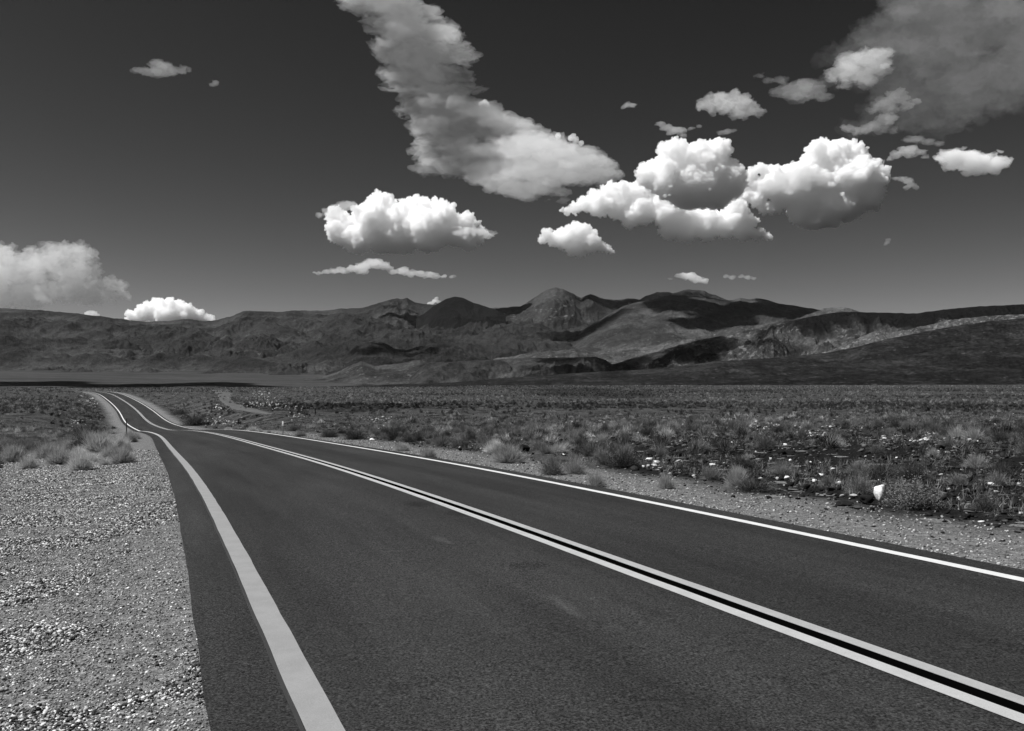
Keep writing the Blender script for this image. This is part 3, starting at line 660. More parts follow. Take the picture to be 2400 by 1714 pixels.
def plain_mat(name, v, rough=.7, sc=30, var=.25, spec=.2):
    g = G(name); n = g.noise(g.coord(), sc, 4, .6)
    return g.surf(g.math('MULTIPLY', v, g.ramp(n, .3, .7, 1 - var, 1 + var)), rough, n, .2, .005, spec)
steel = plain_mat('galvanised_steel', .10); whitep = plain_mat('white_reflector', .62, .5, 12, .06); blackp = plain_mat('dark_weathered_post', .012); darkwood = plain_mat('dark_wood', .012, .9)

p = hit(663, 1019.5); k = p[1] / F
t_ = thing('marker_post', p, 'thin metal roadside marker post with a white reflector plate at its top', 'marker post', rz=-.6)
boxes('post', [(0, 0, 13 * k - .15, .035, .012, 26 * k + .3), (-.014, .012, 13 * k - .15, .008, .02, 26 * k + .3), (.014, .012, 13 * k - .15, .008, .02, 26 * k + .3)], steel, t_)
pl_ = boxes('reflector_plate', [(0, -.012, 26.5 * k, 4.8 * k, .006, 10.5 * k)], whitep, t_, .002)
for zz in (29, 24): boxes('bolt', [(0, -.018, zz * k, .014, .008, .014)], steel, pl_)
px_, D_ = 296.5, 52.0
X_ = (px_ - 1200) / F * D_; z_ = float(ground_z(np.array([X_]), np.array([D_]))[0]); top = EYE + (HOR - 982) / F * D_
t_ = thing('marker_post', (X_, D_, z_), 'dark flat marker post standing in the grass left of the road before the dip', 'marker post', rz=-.3)
boxes('post', [(0, 0, (top - z_) / 2 - .1, .055, .03, top - z_ + .2), (0, .012, (top - z_) / 2 - .1, .03, .02, top - z_ + .19)], blackp, t_, .004)
boxes('reflector_plate', [(0, -.02, top - z_ - .10, .05, .01, .16)], plain_mat('dull_reflector', .05), t_, .003)
p = hit(739, 972); k = p[1] / F
t_ = thing('wooden_post', p, 'short dark post with a small notched head, alone among the scrub right of the road', 'post')
boxes('post', [(0, 0, 6 * k - .2, 2.2 * k, 2.0 * k, 12 * k + .4)], darkwood, t_, .02)
boxes('head', [(.2 * k, 0, 13.2 * k, 3.4 * k, 2.4 * k, 2.5 * k), (1.2 * k, 0, 15 * k, 1.0 * k, 2.0 * k, 1.4 * k)], darkwood, t_, .02)
p = hit(204, 934, 60)
if p is not None:
    k = p[1] / F; t_ = thing('marker_post', p, 'small dark marker post far off on the left edge of the climbing road', 'marker post')
    boxes('post', [(0, 0, 4 * k, .9 * k, .5 * k, 8.5 * k)], blackp, t_, .01); boxes('reflector_plate', [(0, -.4 * k, 6.6 * k, 1.0 * k, .2 * k, 2.4 * k)], steel, t_)
X_, D_ = (225.5 - 1200) / F * 335, 335.0
z_ = float(ground_z(np.array([X_]), np.array([D_]))[0]); k = D_ / F; top = EYE + (HOR - 913.6) * k
t_ = thing('marker_post', (X_, D_, z_), 'tiny pale marker post on the brow where the road disappears', 'marker post')
boxes('post', [(0, 0, (top - z_) / 2, .8 * k, .5 * k, top - z_)], steel, t_); boxes('reflector_plate', [(0, -.5 * k, top - z_ - 1.0 * k, 1.3 * k, .2 * k, 2.2 * k)], whitep, t_)

# pale dirt track across the scrub
def track():
    pts = [(516, 914.5), (520, 917), (525, 925), (530, 936), (536, 946), (556, 955), (590, 963), (640, 972)]
    W = [19, 20, 18, 15, 15, 16, 13, 5]
    P = np.array([hit(a, b) for a, b in pts]); W = np.array(W) * P[:, 1] / F
    s = np.linspace(0, len(pts) - 1, 120); C = np.stack([np.interp(s, np.arange(len(pts)), P[:, i]) for i in (0, 1)], 1)
    for _ in range(6): C[1:-1] = (C[:-2] + 2 * C[1:-1] + C[2:]) / 4
    wd = np.interp(s, np.arange(len(pts)), W); T = np.gradient(C, axis=0); T /= np.linalg.norm(T, axis=1)[:, None]; N = np.stack([T[:, 1], -T[:, 0]], 1)
    u = np.linspace(-1, 1, 15); jag = 1 + .25 * noise2(s * 2, 0 * s, 6)
    jag2 = 1 + .25 * noise2(s * 2, 5 + 0 * s, 6)
    off = np.where(u[None] < 0, u[None] * (wd * jag)[:, None], u[None] * (wd * jag2)[:, None])
    X = C[:, 0, None] + N[:, 0, None] * off; Y = C[:, 1, None] + N[:, 1, None] * off
    Z = ground_z(X, Y) + .10 - .2 * np.abs(u[None])**6
    g = G('dirt_track'); n = g.noise(g.geo(), .8, 5, .65)
    m = g.surf(g.math('MULTIPLY', .075, g.ramp(n, .3, .7, .75, 1.2)), .95, n, .3, .05)
    o = new_mesh('path', np.stack([X, Y, Z], -1).reshape(-1, 3), [grid_faces(120, 15)], m)
    return tag(o, 'pale dirt track crossing the scrub beyond the road', kind='structure')
track()

# --- stones
def rotmats(n, tilt=.5):
    a = rng.uniform(0, 2 * np.pi, n); b = rng.normal(0, tilt, n); c_ = rng.normal(0, tilt, n)
    ca, sa, cb, sb, cc, s_c = np.cos(a), np.sin(a), np.cos(b), np.sin(b), np.cos(c_), np.sin(c_)
    Rz = np.zeros((n, 3, 3)); Rz[:, 0, 0] = ca; Rz[:, 0, 1] = -sa; Rz[:, 1, 0] = sa; Rz[:, 1, 1] = ca; Rz[:, 2, 2] = 1
    Rx = np.zeros((n, 3, 3)); Rx[:, 0, 0] = 1; Rx[:, 1, 1] = cb; Rx[:, 1, 2] = -sb; Rx[:, 2, 1] = sb; Rx[:, 2, 2] = cb
    Ry = np.zeros((n, 3, 3)); Ry[:, 1, 1] = 1; Ry[:, 0, 0] = cc; Ry[:, 0, 2] = s_c; Ry[:, 2, 0] = -s_c; Ry[:, 2, 2] = cc
    return Rx @ Ry @ Rz

def stones(name, X, Y, size, tone, mat, flat=(.35, .8), sink=.25, label='', sub=1):
    n = len(X); V0, F0 = ICO[sub]
    j = 1 + .28 * rng.normal(size=(n, len(V0)))
    sc = np.stack([rng.uniform(.75, 1.3, n), rng.uniform(.65, 1.1, n), rng.uniform(*flat, n)], 1)
    V = V0[None] * j.clip(.45, 1.6)[..., None] * sc[:, None] * size[:, None, None] * .5
    V = np.einsum('nij,nvj->nvi', rotmats(n, .3), V)
    Z = ground_z(X, Y, under=False)
    V[..., 0] += X[:, None]; V[..., 1] += Y[:, None]; V[..., 2] += (Z + size * sc[:, 2] * .5 * (1 - 2 * sink))[:, None]
    Fc = (F0[None] + (np.arange(n) * len(V0))[:, None, None]).reshape(-1, 3)
    o = new_mesh(name, V.reshape(-1, 3), [Fc], mat, dict(tone=np.repeat(tone, len(V0))), shade=False)
    return tag(o, label, kind='stuff')

g = G('stone_mix'); n_ = g.noise(g.geo(), 45, 4, .65)
stone_mat = g.surf(g.math('MULTIPLY', g.attr('tone'), g.ramp(n_, .3, .7, .75, 1.2)), .9, n_, .3, .006, .15)

def outside(X, Y):
    i, lat, lon = road_at(X, Y); return np.where(lat < 0, -lat - HL, lat - HR), lat, i

def scatter(n, px0, px1, d0, d1, pw=1.0):
    """uniform-ish over the ground wedge seen between two photo columns"""
    D = (rng.uniform(0, 1, n) * (d1**pw - d0**pw) + d0**pw) ** (1 / pw)
    px = rng.uniform(px0, px1, n)
    return (px - 1200) / F * D, D

# left shoulder gravel
X, Y = scatter(330000, -200, 560, 2.4, 34, 1.0)
o_, lat, i_ = outside(X, Y)
dens = .45 + .55 * smooth(-.15, .25, fbm2(X / .9, Y / .9, 3, 71)) 
dens *= smooth(9.5, 5.5, o_) * (1 - .4 * smooth(1.2, .3, o_))
m = (o_ > .05 - np.minimum(.12, .05 * rng.exponential(1, len(X)) * (1.2 + noise2(X * .8, Y * .8, 88)))) & (lat < 0) & (rng.random(len(X)) < dens)
X, Y = X[m], Y[m]; n = len(X)
sz = (.008 + .014 * rng.random(n)**2 + .012 * (rng.random(n) < .03)) * (1 + .028 * Y) * (.9 + .25 * smooth(-.1, .3, fbm2(X / .9, Y / .9, 3, 71)))
tn = np.where(rng.random(n) < .32, rng.uniform(.3, .8, n), np.where(rng.random(n) < .26 + .34 * smooth(-.1, .3, fbm2(X / .9, Y / .9, 3, 71)), rng.uniform(.012, .045, n), rng.uniform(.1, .28, n)))
stones('gravel', X, Y, sz, tn, stone_mat, label='loose mixed gravel on the left shoulder of the road')
# right shoulder gravel, coarser at the lip of the asphalt
X, Y = scatter(150000, 480, 2650, 5, 60, 1.1)
o_, lat, i_ = outside(X, Y)
m = (o_ > .04 - .06 * rng.exponential(1, len(X))) & (lat > 0) & (rng.random(len(X)) < (.9 * smooth(.55, .1, o_) + .42 * smooth(3.4, 1.5, o_)))
X, Y = X[m], Y[m]; n = len(X)
sz = (.014 + .024 * rng.random(n)**2) * (1 + .02 * Y)
tn = np.where(rng.random(n) < .4, rng.uniform(.25, .5, n), rng.uniform(.05, .22, n))
stones('gravel', X, Y, sz, tn, stone_mat, label='pale gravel along the right lip of the asphalt')
# flat stones of the desert pavement, dark varnished with white quartz among them
X, Y = scatter(90000, 450, 2700, 7, 110, 1.15)
o_, lat, i_ = outside(X, Y)
nz = fbm2(X / 3.5, Y / 3.5, 3, 75)
m = (o_ > .7) & (lat > 0) & (rng.random(len(X)) < np.maximum(.15 + .85 * smooth(-.1, .3, nz), .9 * stony_at(X, Y)) * (.25 + .75 * smooth(1, 4, o_)))
X, Y, nz = X[m][:34000], Y[m][:34000], nz[m][:34000]; n = len(X)
sz = .04 + .12 * rng.random(n)**2.5 + .12 * (rng.random(n) < .04) * smooth(2, 4, outside(X, Y)[0])
sz = sz * (.45 + .55 * smooth(1.6, 3.4, outside(X, Y)[0]))
tn = np.where(rng.random(n) < .035, rng.uniform(.3, .7, n), np.where(rng.random(n) < .25, rng.uniform(.05, .13, n), rng.uniform(.005, .022, n)))
stones('rubble', X, Y, sz, tn, stone_mat, flat=(.2, .55), sink=.2, label='flat dark stones and white quartz chips strewn over the desert right of the road')
# pale stone streaks farther out
XS, YS = [], []
for (a, b, sx, sy, nn) in [(618, 935, 14, 10, 120), (640, 948, 12, 5, 50), (590, 950, 20, 3, 60), (680, 957, 25, 3, 50), (525, 990, 25, 4, 70), (515, 958, 10, 3, 30), (175, 990, 10, 5, 20), (215, 942, 14, 6, 60), (895, 985, 14, 3, 30), (700, 973, 10, 4, 25), (1450, 1000, 30, 3, 50), (1800, 1000, 90, 4, 160), (1620, 995, 30, 3, 60), (2150, 1030, 40, 6, 80), (1380, 996, 30, 3, 40), (1260, 1020, 20, 3, 25), (1900, 1018, 20, 4, 40), (1545, 1092, 16, 6, 30)]:
    for _ in range(nn):
        q = hit(rng.normal(a, sx), rng.normal(b, sy))
        if q is not None: XS.append(q[0]); YS.append(q[1])
X, Y = np.array(XS), np.array(YS); o_, lat, i_ = outside(X, Y); m = o_ > 2; X, Y = X[m], Y[m]; n = len(X)
stones('rubble', X, Y, (.15 + .3 * rng.random(n)**2) * (Y / 130)**.7, rng.uniform(.15, .6, n), stone_mat, flat=(.35, .8), sink=.15, label='streaks of pale broken stone out in the scrub')

# --- single rocks one can point to
def rock_mat(name, v, var=.3, patch=None):
    g = G(name); p_ = g.coord(); n1 = g.noise(p_, 6, 5, .65); n2 = g.noise(p_, 40, 4, .6)
    c = g.math('MULTIPLY', v, g.ramp(n1, .3, .7, 1 - var, 1 + var))
    if patch: c = g.mix(g.ramp(g.noise(p_, 9, 4, .6), *patch[:2]), c, patch[2])
    return g.surf(c, .9, g.math('ADD', n1, g.math('MULTIPLY', n2, .3)), .7, .03, .15)
R_DARK = rock_mat('varnished_rock', .012); R_WHITE = rock_mat('white_quartz', .72, .12, (.62, .66, .15)); R_GREY = rock_mat('grey_rock', .05); R_PALE = rock_mat('pale_rock', .38)
def rock(px, base, wpx, hpx, mat, label, seed, blocky=.25, deep=.8):
    q = hit(px, base); k = q[1] / F
    V0, F0 = ICO[3]; V = V0.copy()
    r = 1 + blocky * noise3(V[:, 0] * 1.1 + seed, V[:, 1] * 1.1, V[:, 2] * 1.1, seed) * 1.6 + .08 * noise3(V[:, 0] * 4, V[:, 1] * 4, V[:, 2] * 4, seed + 3)
    # knock flats off it
    rr = np.random.default_rng(seed)
    V = V * r[:, None]
    for _ in range(7):
        d = rr.normal(size=3); d /= np.linalg.norm(d); h_ = rr.uniform(.62, .9); e = V @ d - h_; V = V - np.where(e > 0, e * .9, 0)[:, None] * d
    w_ = V[:, 0].max() - V[:, 0].min(); hh = V[:, 2].max() - V[:, 2].min()
    V = V * np.array([wpx * k / w_, wpx * k * deep / w_, hpx * k * 1.15 / hh]); V[:, 2] -= V[:, 2].min() + hpx * k * .15
    o = new_mesh('rock', V, [F0], mat); o.location = q + np.array([0, wpx * k * deep * .5, 0]); o.location.z = float(ground_z(np.array([o.location.x]), np.array([o.location.y]))[0])
    return tag(o, label, 'rock')
ROCKS = [
 (2068, 1174, 27, 36, R_WHITE, 'white rounded boulder standing up beside the biggest leafy bush'),
 (2038, 1184, 32, 23, R_DARK, 'black angular rock at the foot of the white boulder'),
 (1985, 1187, 42, 13, R_DARK, 'low flat dark slab left of the white boulder'),
 (2012, 1195, 22, 9, R_GREY, 'grey low stone in front of the flat dark slab'),
 (2046, 1200, 12, 9, R_DARK, 'small dark block nearest the asphalt, below the black angular rock'),
 (2005, 1167, 18, 8, R_PALE, 'small pale stone left of the white boulder'),
 (1230, 1060, 23, 18, R_DARK, 'black boulder beside the pale grass clump behind the gravel'),
 (1078, 1058, 9, 8, R_DARK, 'little black stone alone on the gravel near the far grass tufts'),
 (1077, 1051, 5, 4, R_PALE, 'pale pebble perched just behind the little black stone'),
 (1529, 1069, 24, 12, R_DARK, 'dark rounded boulder beside white quartz rubble in the middle distance'),
 (1588, 1072, 26, 13, R_DARK, 'broad dark boulder right of the white quartz rubble'),
 (1521, 1080, 18, 7, R_WHITE, 'low white quartz lump in front of the dark rounded boulder'),
 (1540, 1086, 16, 5, R_WHITE, 'flat white quartz piece amid black rubble'),
 (2072, 993, 14, 11, R_DARK, 'lone dark boulder standing far out in the pale scrub'),
 (2206, 1054, 23, 11, R_DARK, 'dark boulder behind the small whitish bush at the right'),
 (1893, 1150, 18, 14, R_DARK, 'dark lumpy rock in the rubble left of the flat dark slab'),
 (1948, 1152, 24, 9, R_DARK, 'dark rock capped by white chips, right of the lumpy rock'),
 (1805, 1171, 14, 7, R_DARK, 'small dark stone lying on the gravel verge'),
 (1720, 1168, 11, 6, R_DARK, 'small brown stone on gravel below the pale wiry shrub'),
 (871, 1034, 13, 7, R_WHITE, 'white stone at the back of the gravel beside the far lane'),
 (1846, 1124, 15, 8, R_WHITE, 'white quartz lump among black stones left of centre rubble'),
 (1823, 1125, 8, 6, R_WHITE, 'smaller white quartz lump touching a dark stone'),
 (1911, 1132, 11, 7, R_WHITE, 'white quartz lump nearest the lumpy dark rock'),
 (1783, 1124, 13, 5, R_PALE, 'pale flat stone at the edge of the low dark mat of scrub'),
 (1671, 1093, 15, 6, R_WHITE, 'bright white stone above the gravel verge'),
 (1842, 1046, 10, 6, R_WHITE, 'white stone near the long black stony strip'),
 (2105, 1076, 9, 4, R_WHITE, 'flat white stone left of the small whitish bush'),
 (1853, 1083, 7, 6, R_WHITE, 'small tilted white stone on black ground'),
 (1807, 1081, 6, 7, R_WHITE, 'small upright white stone on black ground'),
 (1741, 996, 15, 8, R_DARK, 'dark hump of rock at the near rim of the long pale rubble strip'),
 (1345, 997, 14, 6, R_DARK, 'dark hump of rock far out behind the wiry grass'),
 (1510, 1002, 20, 9, R_DARK, 'dark ledge of rock beside pale rubble, middle distance'),
]
for j, (a, b, c_, d, m_, L) in enumerate(ROCKS): rock(a, b, c_, d, m_, L, 200 + j)

# --- plants
def blades(n, h, rad, wid, curve=.35, spread=1.0, seg=3, dome=True, lean=0.0, seed=0):
    """n thin tapering blades fanning out of a crown -> verts, quads, per-vertex random tone"""
    r_ = np.random.default_rng(seed)
    az = r_.uniform(0, 2 * np.pi, n); el = np.arccos(r_.uniform(.04 if dome else .35, 1, n) ** (1 / spread))
    L = r_.uniform(.72, 1.05, n)
    d = np.stack([np.sin(el) * np.cos(az), np.sin(el) * np.sin(az), np.cos(el)], 1)
    base = np.stack([r_.normal(0, rad * .16, n), r_.normal(0, rad * .16, n), np.zeros(n)], 1)
    side = np.cross(d, r_.normal(size=(n, 3))); side /= np.linalg.norm(side, axis=1)[:, None]
    bend = r_.normal(0, curve, (n, 3)) * .5; bend[:, 2] -= curve * .3 * np.sin(el)
    V = np.zeros((n, seg + 1, 2, 3))
    for s in range(seg + 1):
        t = s / seg
        c_ = base + (d * t + bend * t * t * .5) * L[:, None] * np.array([rad, rad, h])
        w_ = wid * (1 - t * .8) * .5
        V[:, s, 0] = c_ - side * w_; V[:, s, 1] = c_ + side * w_
    V[..., 2] = np.maximum(V[..., 2], .0)
    i = np.arange(n * (seg + 1) * 2).reshape(n, seg + 1, 2)
    Fq = np.stack([i[:, :-1, 0], i[:, :-1, 1], i[:, 1:, 1], i[:, 1:, 0]], -1).reshape(-1, 4)
    tone = np.repeat(r_.uniform(.55, 1.4, n), (seg + 1) * 2)
    return V.reshape(-1, 3), Fq, tone

def leaves(n, h, rad, size, seed=0, lo=.12):
    """small leaf faces through the volume of a low crown, clumped"""
    r_ = np.random.default_rng(seed)
    nc = 26
    cl = r_.normal(size=(nc, 3)); cl /= np.linalg.norm(cl, axis=1)[:, None]; cl[:, 2] = np.abs(cl[:, 2]); cl *= r_.uniform(.45, .95, nc)[:, None]
    c_ = cl[r_.integers(0, nc, n)] + r_.normal(0, .15, (n, 3)); c_[:, 2] = np.abs(c_[:, 2]) + lo * 0
    c_ = c_ * np.array([rad, rad, h])
    a = r_.normal(size=(n, 3)); a /= np.linalg.norm(a, axis=1)[:, None]; b = np.cross(a, r_.normal(size=(n, 3))); b /= np.linalg.norm(b, axis=1)[:, None]
    s = size * r_.uniform(.6, 1.3, n)[:, None]
    V = np.stack([c_ - a * s, c_ + b * s * .45, c_ + a * s, c_ - b * s * .45], 1)
    i = np.arange(n * 4).reshape(n, 4)
    return V.reshape(-1, 3), i, np.repeat(r_.uniform(.6, 1.35, n), 4)

def plant_mat(name, v, trans=.25):
    g = G(name)
    rnd = g.n('ShaderNodeObjectInfo').outputs['Random']
    c = g.math('MULTIPLY', g.math('MULTIPLY', v, g.attr('tone')), g.ramp(rnd, 0, 1, .75, 1.25))
    d = g.n('ShaderNodeBsdfDiffuse', {'Color': g.grey(c)}); t2 = g.n('ShaderNodeBsdfTranslucent', {'Color': g.grey(c)})
    mx = g.n('ShaderNodeMixShader', {0: trans, 1: d.outputs[0], 2: t2.outputs[0]})
    g.t.links.new(mx.outputs[0], g.out.inputs['Surface']); return g.m
M_STRAW, M_GREY, M_DARK, M_PALE, M_LEAF = plant_mat('straw_grass', .48, .35), plant_mat('grey_scrub', .19), plant_mat('dark_scrub', .085), plant_mat('pale_brush', .40, .3), plant_mat('grey_leaf', .26)

def mk(kind, sd):
    """unit plant: about 1 m wide, 1 m tall; returns (name, part list)"""
    if kind == 'bunch':
        V, Q, t = blades(2200, 1, .5, .016, .3, 1.0, 3, seed=sd); return [('grass_tuft', V, [Q], t, M_STRAW)]
    if kind == 'wiry':
        V, Q, t = blades(1500, 1, .5, .014, .5, .8, 3, seed=sd); return [('shrub', V, [Q], t, M_PALE)]
    if kind == 'grey':
        V, Q, t = blades(900, 1, .52, .018, .6, .9, 3, seed=sd)
        V2, Q2, t2 = leaves(900, .92, .47, .022, sd + 1); return [('shrub', np.concatenate([V, V2]), [Q, Q2 + len(V)], np.concatenate([t, t2]), M_GREY)]
    if kind == 'dark':
        V, Q, t = blades(900, 1, .52, .018, .6, .8, 3, seed=sd)
        V2, Q2, t2 = leaves(1000, .9, .48, .022, sd + 1); return [('shrub', np.concatenate([V, V2]), [Q, Q2 + len(V)], np.concatenate([t, t2]), M_DARK)]
    if kind == 'leafy':
        V, Q, t = blades(500, .95, .48, .012, .5, .8, 3, seed=sd)
        V2, Q2, t2 = leaves(5200, .95, .47, .017, sd + 1)
        return [('stem', V, [Q], t * .6, M_GREY), ('foliage', V2, [Q2], t2, M_LEAF)]
PROTO = {}
for kind in ('bunch', 'wiry', 'grey', 'dark', 'leafy'):
    PROTO[kind] = []
    for v in range(4 if kind != 'leafy' else 2):
        PROTO[kind].append([(nm, new_mesh(nm, V, Fs, m_, dict(tone=t), shade=False, link=False)) for nm, V, Fs, t, m_ in mk(kind, 300 + v * 7 + len(kind))])

USED = []
def plant(kind, pos, wid, hgt, label, group=None, rz=None, cat=None):
    parts = PROTO[kind][rng.integers(len(PROTO[kind]))]
    rz = rng.uniform(0, 6.28) if rz is None else rz
    USED.append((pos[0], pos[1], wid))
    if len(parts) == 1:
        o = bpy.data.objects.new(parts[0][0], parts[0][1]); COL.objects.link(o)
    else:
        o = bpy.data.objects.new('shrub', None); COL.objects.link(o)
        for nm, me in parts:
            c_ = bpy.data.objects.new(nm, me); COL.objects.link(c_); c_.parent = o
    o.location = (pos[0], pos[1], pos[2] - .02); o.rotation_euler = (0, 0, rz); o.scale = (wid, wid, hgt)
    return tag(o, label, cat or ('grass tuft' if kind == 'bunch' else 'shrub'), group)

def ppx(kind, px, base, wpx, hpx, label, **kw):
    q = hit(px, base)
    if q is None: return
    k = q[1] / F; w_ = wpx * k
    q = np.array([q[0], q[1] + w_ * .25, 0.0]); q[2] = float(ground_z(q[:1], q[1:2])[0])
    f_ = 1.04 if kind == 'leafy' else 1.22
    return plant(kind, q, w_ * f_, hpx * k * f_, label, **kw)
PL = [
 ('bunch', 1189, 1086, 72, 42, 'big pale straw grass clump leaning out over the gravel, beside a black boulder'),
 ('bunch', 1158, 1061, 46, 30, 'rounded straw grass clump just behind the big pale one'),
 ('grey', 1294, 1115, 57, 41, 'dark rounded bristly clump, left one of a touching pair on the gravel verge'),
 ('wiry', 1346, 1112, 54, 38, 'lighter bristly clump, right one of a touching pair on the gravel verge'),
 ('wiry', 1398, 1143, 43, 35, 'lone bristly ball of a shrub nearest the white edge line'),
 ('wiry', 1563, 1147, 42, 38, 'loose wiry grey shrub alone on the gravel, right of the bristly ball'),
 ('bunch', 1003, 1074, 36, 24, 'small straw tuft at the gravel edge, left of the big pale clump'),
 ('bunch', 941, 1058, 36, 20, 'small straw tuft on the gravel, second along the far verge'),
 ('dark', 924, 1033, 40, 26, 'dark rounded shrub behind the second straw tuft'),
 ('dark', 1465, 1099, 84, 40, 'broad dark wiry shrub behind the touching pair'),
 ('grey', 1420, 1092, 50, 30, 'grey wiry shrub left of the broad dark one'),
 ('grey', 1264, 1055, 38, 24, 'grey shrub just right of the black boulder'),
 ('wiry', 1308, 1062, 46, 22, 'low pale shrub between the black boulder and broad dark shrub'),
 ('wiry', 1409, 1037, 28, 20, 'pale feathery shrub behind, above the broad dark shrub'),
 ('bunch', 1730, 1142, 50, 46, 'tall pale wiry shrub at the back of the gravel, right half of the verge'),
 ('dark', 1775, 1153, 100, 30, 'low dark mat of scrub spreading right of the tall pale wiry shrub'),
 ('grey', 2022, 1160, 62, 46, 'grey wiry shrub left of the white boulder'),
 ('leafy', 2152, 1196, 146, 80, 'biggest bush in the picture, dense small grey leaves, at the right'),
 ('dark', 2075, 1124, 90, 38, 'dark twiggy bush behind the white boulder'),
 ('dark', 2150, 1126, 80, 40, 'dark twiggy bush behind the biggest bush'),
 ('wiry', 2190, 1071, 28, 20, 'small whitish bush by itself near the right edge'),
 ('wiry', 1960, 1052, 44, 30, 'pale wispy shrub above the long black stony strip'),
 ('grey', 1800, 1050, 50, 28, 'grey wispy shrub left of the pale wispy one'),
 ('grey', 1640, 1063, 46, 32, 'grey wispy shrub above the white quartz rubble'),
 ('dark', 1745, 1098, 60, 26, 'dark low shrub behind the tall pale wiry shrub'),
 ('grey', 1840, 1112, 50, 22, 'low grey shrub behind the low dark mat of scrub'),
 ('leafy', 702, 1024, 36, 19, 'pale leafy bush beside the far lane, right of the reflector post'),
 ('wiry', 534, 1009, 16, 7, 'small domed pale tuft where the far lane dips away'),
 ('wiry', 589, 1014.5, 28, 13, 'domed pale shrub left of the reflector post'),
 ('wiry', 609, 1015.5, 13, 9, 'small domed tuft touching the domed pale shrub'),
 ('leafy', 629, 1017.5, 12, 8, 'tiny leafy bush just left of the reflector post'),
 ('dark', 690, 1011, 34, 13, 'dark shrub behind the reflector post'),
 ('dark', 770, 1026, 44, 18, 'dark shrub right of the pale leafy bush'),
 ('dark', 830, 1031, 50, 22, 'dark shrub behind the white stone on the verge'),
 ('dark', 452, 999, 62, 26, 'dark spreading bush on the bank where the road dips'),
 ('dark', 418, 973, 40, 14, 'dark bush farther up the bank beside the climbing road'),
 ('bunch', 302, 1038, 30, 26, 'pale feathery grass clump at the crest of the left shoulder'),
 ('bunch', 277, 1088, 62, 36, 'feathery grass clump on the left shoulder with a dark base'),
 ('bunch', 222, 1062, 72, 42, 'pale soft grass clump left of the feathery ones'),
 ('bunch', 180, 1104, 56, 42, 'straw grass clump cut by the left edge of the photo'),
 ('bunch', 262, 1050, 56, 26, 'grey grass between the crest clump and the soft pale clump'),
 ('wiry', 240, 1092, 30, 20, 'small grey tuft between two straw clumps on the left shoulder'),
 ('dark', 328, 1010.5, 12, 6, 'tiny dark tuft on the crest at the left edge line'),
 ('bunch', 130, 1090, 60, 38, 'straw grass clump farther left beyond the cut one'),
 ('wiry', 236, 1032, 42, 22, 'grey feathery grass behind the soft pale clump'),
 ('wiry', 196, 1040, 50, 30, 'grey wiry clump in front of dark scrub at the left'),
 ('dark', 200, 1030, 80, 34, 'dark scrub behind the pale grass on the left'),
 ('dark', 182, 1062, 50, 40, 'dark scrub at the far left behind the straw clump'),
 ('wiry', 258, 1018, 26, 12, 'grey grass around the foot of the dark marker post'),
]
for (kd, a, b, c_, d, L) in PL: ppx(kd, a, b, c_, d, L)
for (kd, a, b, c_, d) in [('bunch', 205, 1084, 36, 24), ('wiry', 248, 1072, 40, 26), ('bunch', 292, 1060, 30, 20), ('wiry', 316, 1030, 24, 14), ('bunch', 178, 1076, 38, 28), ('wiry', 212, 1042, 40, 24), ('bunch', 250, 1056, 36, 24), ('wiry', 284, 1046, 34, 20), ('bunch', 100, 1075, 50, 36), ('wiry', 60, 1100, 50, 34), ('bunch', 20, 1085, 52, 40), ('wiry', 150, 1062, 44, 30)]:
    ppx(kd, a, b, c_, d, 'feathery pale grass tuft massed with others on the left shoulder', group='massed grass tufts on the left shoulder')

# the rest of the nearer plants, scattered; every one an object
GRP = {'bunch': ('pale straw tuft dotted through the scrub', 'straw tufts in the scrub'), 'wiry': ('pale wiry shrub dotted through the scrub', 'pale wiry shrubs in the scrub'),
       'grey': ('grey twiggy shrub dotted through the scrub', 'grey shrubs in the scrub'), 'dark': ('dark twiggy shrub dotted through the scrub', 'dark shrubs in the scrub')}
cand_X, cand_Y = scatter(2600, -60, 2480, 6, 100, 1.5)
o_, lat, i_ = outside(cand_X, cand_Y)
ok = np.where(lat > 0, o_ > 3.2, o_ > 4.5) & (rng.random(2600) >   .5 * stony_at(cand_X, cand_Y)) & (rng.random(2600) < .35 + .65 * smooth(-.25, .2, fbm2(cand_X / 9, cand_Y / 9, 2, 81)))
cnt = 0; order = np.argsort(np.hypot(cand_X, cand_Y))
for q in order:
    if not ok[q] or cnt >= 250: continue
    x, y = cand_X[q], cand_Y[q]
    wid = rng.uniform(.3, .9) * (1.0 if y > 25 else .75)
    if any((x - a)**2 + (y - b)**2 < (.45 * (wid + c_))**2 for a, b, c_ in USED): continue
    kd = rng.choice(['bunch', 'wiry', 'grey', 'dark'], p=[.02, .10, .44, .44])
    z = float(ground_z(np.array([x]), np.array([y]))[0])
    plant(kd, (x, y, z), wid, wid * rng.uniform(.5, .75), GRP[kd][0], GRP[kd][1]); cnt += 1
RMAX = np.hypot(*np.array([(a, b) for a, b, c_ in USED]).T).max()

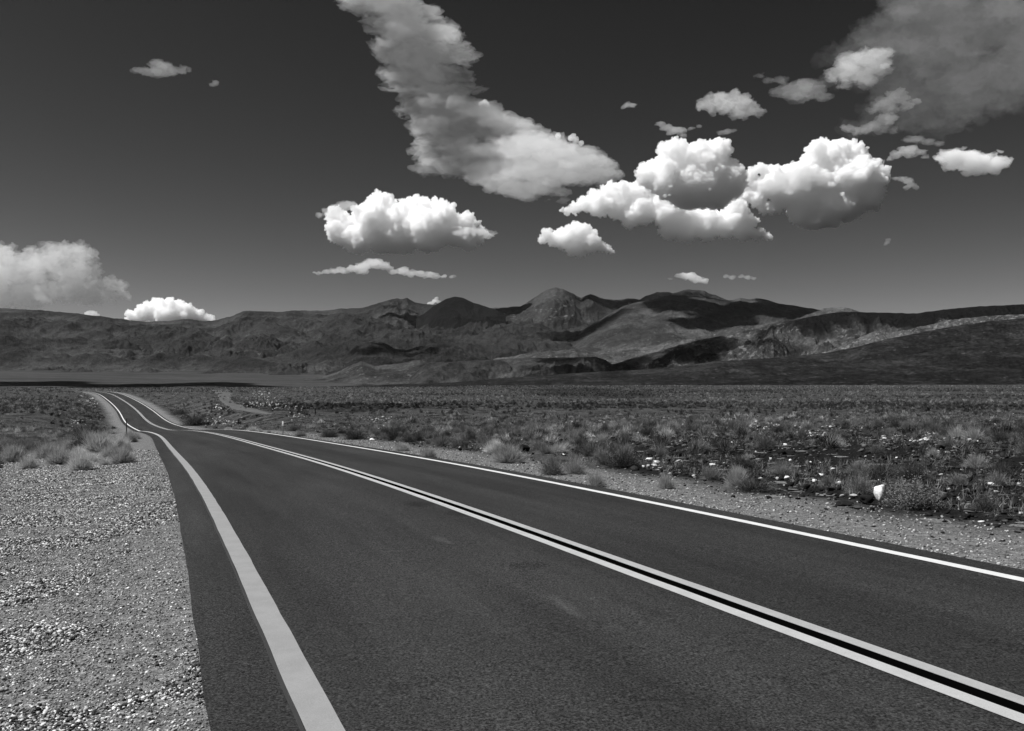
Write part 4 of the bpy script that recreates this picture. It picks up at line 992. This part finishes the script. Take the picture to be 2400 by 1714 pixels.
# far scrub and dry grass: thousands, one object each
def scrub_mass(name, X, Y, wid, hgt, nb, tone, mat, label, bw=.06, seed=0):
    n = len(X); r_ = np.random.default_rng(seed)
    az = r_.uniform(0, 2 * np.pi, (n, nb)); el = np.arccos(r_.uniform(.1, 1, (n, nb)))
    d = np.stack([np.sin(el) * np.cos(az) * .5, np.sin(el) * np.sin(az) * .5, np.cos(el)], -1) * r_.uniform(.65, 1.08, (n, nb, 1))
    tip = d * np.stack([wid, wid, hgt], 1)[:, None]
    root = r_.normal(0, .13, (n, nb, 3)) * wid[:, None, None]; root[..., 2] = 0
    sd = r_.normal(size=(n, nb, 3)); sd[..., 2] *= .3; sd /= np.linalg.norm(sd, axis=-1)[..., None]; sd *= bw * wid[:, None, None]
    mid = root * .5 + tip * .6
    V = np.stack([root - sd * .35, mid + sd, tip, mid - sd], 2)
    Z = ground_z(X, Y)
    V[..., 0] += X[:, None, None]; V[..., 1] += Y[:, None, None]; V[..., 2] = np.maximum(V[..., 2], 0) + Z[:, None, None] - .02
    i = np.arange(n * nb * 4).reshape(-1, 4)
    tn = (tone[:, None] * r_.uniform(.6, 1.35, (n, nb)))[..., None] * np.ones(4)
    o = new_mesh(name, V.reshape(-1, 3), [i], mat, dict(tone=tn.ravel()), shade=False)
    return tag(o, label, kind='stuff')
M_MASS = plant_mat('scrub_mass', 1.0)
def mass(n, d0, d1, pw, nb, name, label, wr, tones, bw, seed):
    X, Y = scatter(n, -120, 2520, d0, d1, pw)
    o_, lat, i_ = outside(X, Y)
    nz = fbm2(X / 22, Y / 22, 3, 91)
    m = (o_ > np.where(Y > 90, 2.8, 5.2) + 1.2 * nz) & (rng.random(n) > .5 * stony_at(X, Y)) & (rng.random(n) < .4 + .6 * smooth(-.3, .25, nz)) & ((np.hypot(X, Y) > RMAX * .8) | (rng.random(n) < .15))
    tr = [(520, 916), (527, 930), (533, 945), (560, 956), (600, 965), (640, 972)]
    for a, b in zip(tr[:-1], tr[1:]):
        for f in np.linspace(0, 1, 5):
            q = hit(a[0] + (b[0] - a[0]) * f, a[1] + (b[1] - a[1]) * f)
            if q is not None: m &= np.hypot(X - q[0], (Y - q[1]) * .6) > 2.6 * q[1] / 280
    X, Y = X[m], Y[m]; n = len(X)
    zone = (1 - .5 * np.clip(stony_at(X, Y), 0, 1)) * (.55 + .8 * smooth(-.35, .3, fbm2(X / 70, Y / 38, 3, 99)))
    t = zone * np.where(rng.random(n) < .35, rng.uniform(tones[1], tones[2], n), rng.uniform(tones[0], tones[1], n))
    w_ = rng.uniform(*wr, n)
    return scrub_mass(name, X, Y, w_, w_ * rng.uniform(.45, .75, n), nb, t, M_MASS, label, bw, seed)
mass(9000, 26, 80, 1.3, 130, 'scrub', 'fine grey desert scrub behind the roadside shrubs', (.35, .95), (.06, .15, .34), .013, 4)
mass(12000, 75, 190, 1.4, 60, 'scrub', 'low grey desert scrub covering the plain', (.4, 1.1), (.06, .15, .34), .035, 5)
mass(30000, 110, 560, 1.6, 22, 'scrub', 'far low scrub out to the brow of the plain', (.4, 1.2), (.05, .12, .26), .06, 6)
def grass():
    X, Y = scatter(110000, -120, 2520, 7, 100, 1.3)
    o_, lat, i_ = outside(X, Y)
    m = np.where(lat > 0, o_ > 3.5, o_ > 4.6) & (rng.random(110000) > .45 * stony_at(X, Y)) & (rng.random(110000) < smooth(-.05, .3, fbm2(X / 4, Y / 4, 3, 95) + .12))
    X, Y = X[m], Y[m]; n = len(X)
    w_ = rng.uniform(.08, .26, n)
    scrub_mass('dry_grass', X, Y, w_, w_ * rng.uniform(.6, 1.3, n), 12, rng.uniform(.10, .36, n), M_MASS, 'thin dry grass and low stems between the shrubs', .022, 8)
grass()
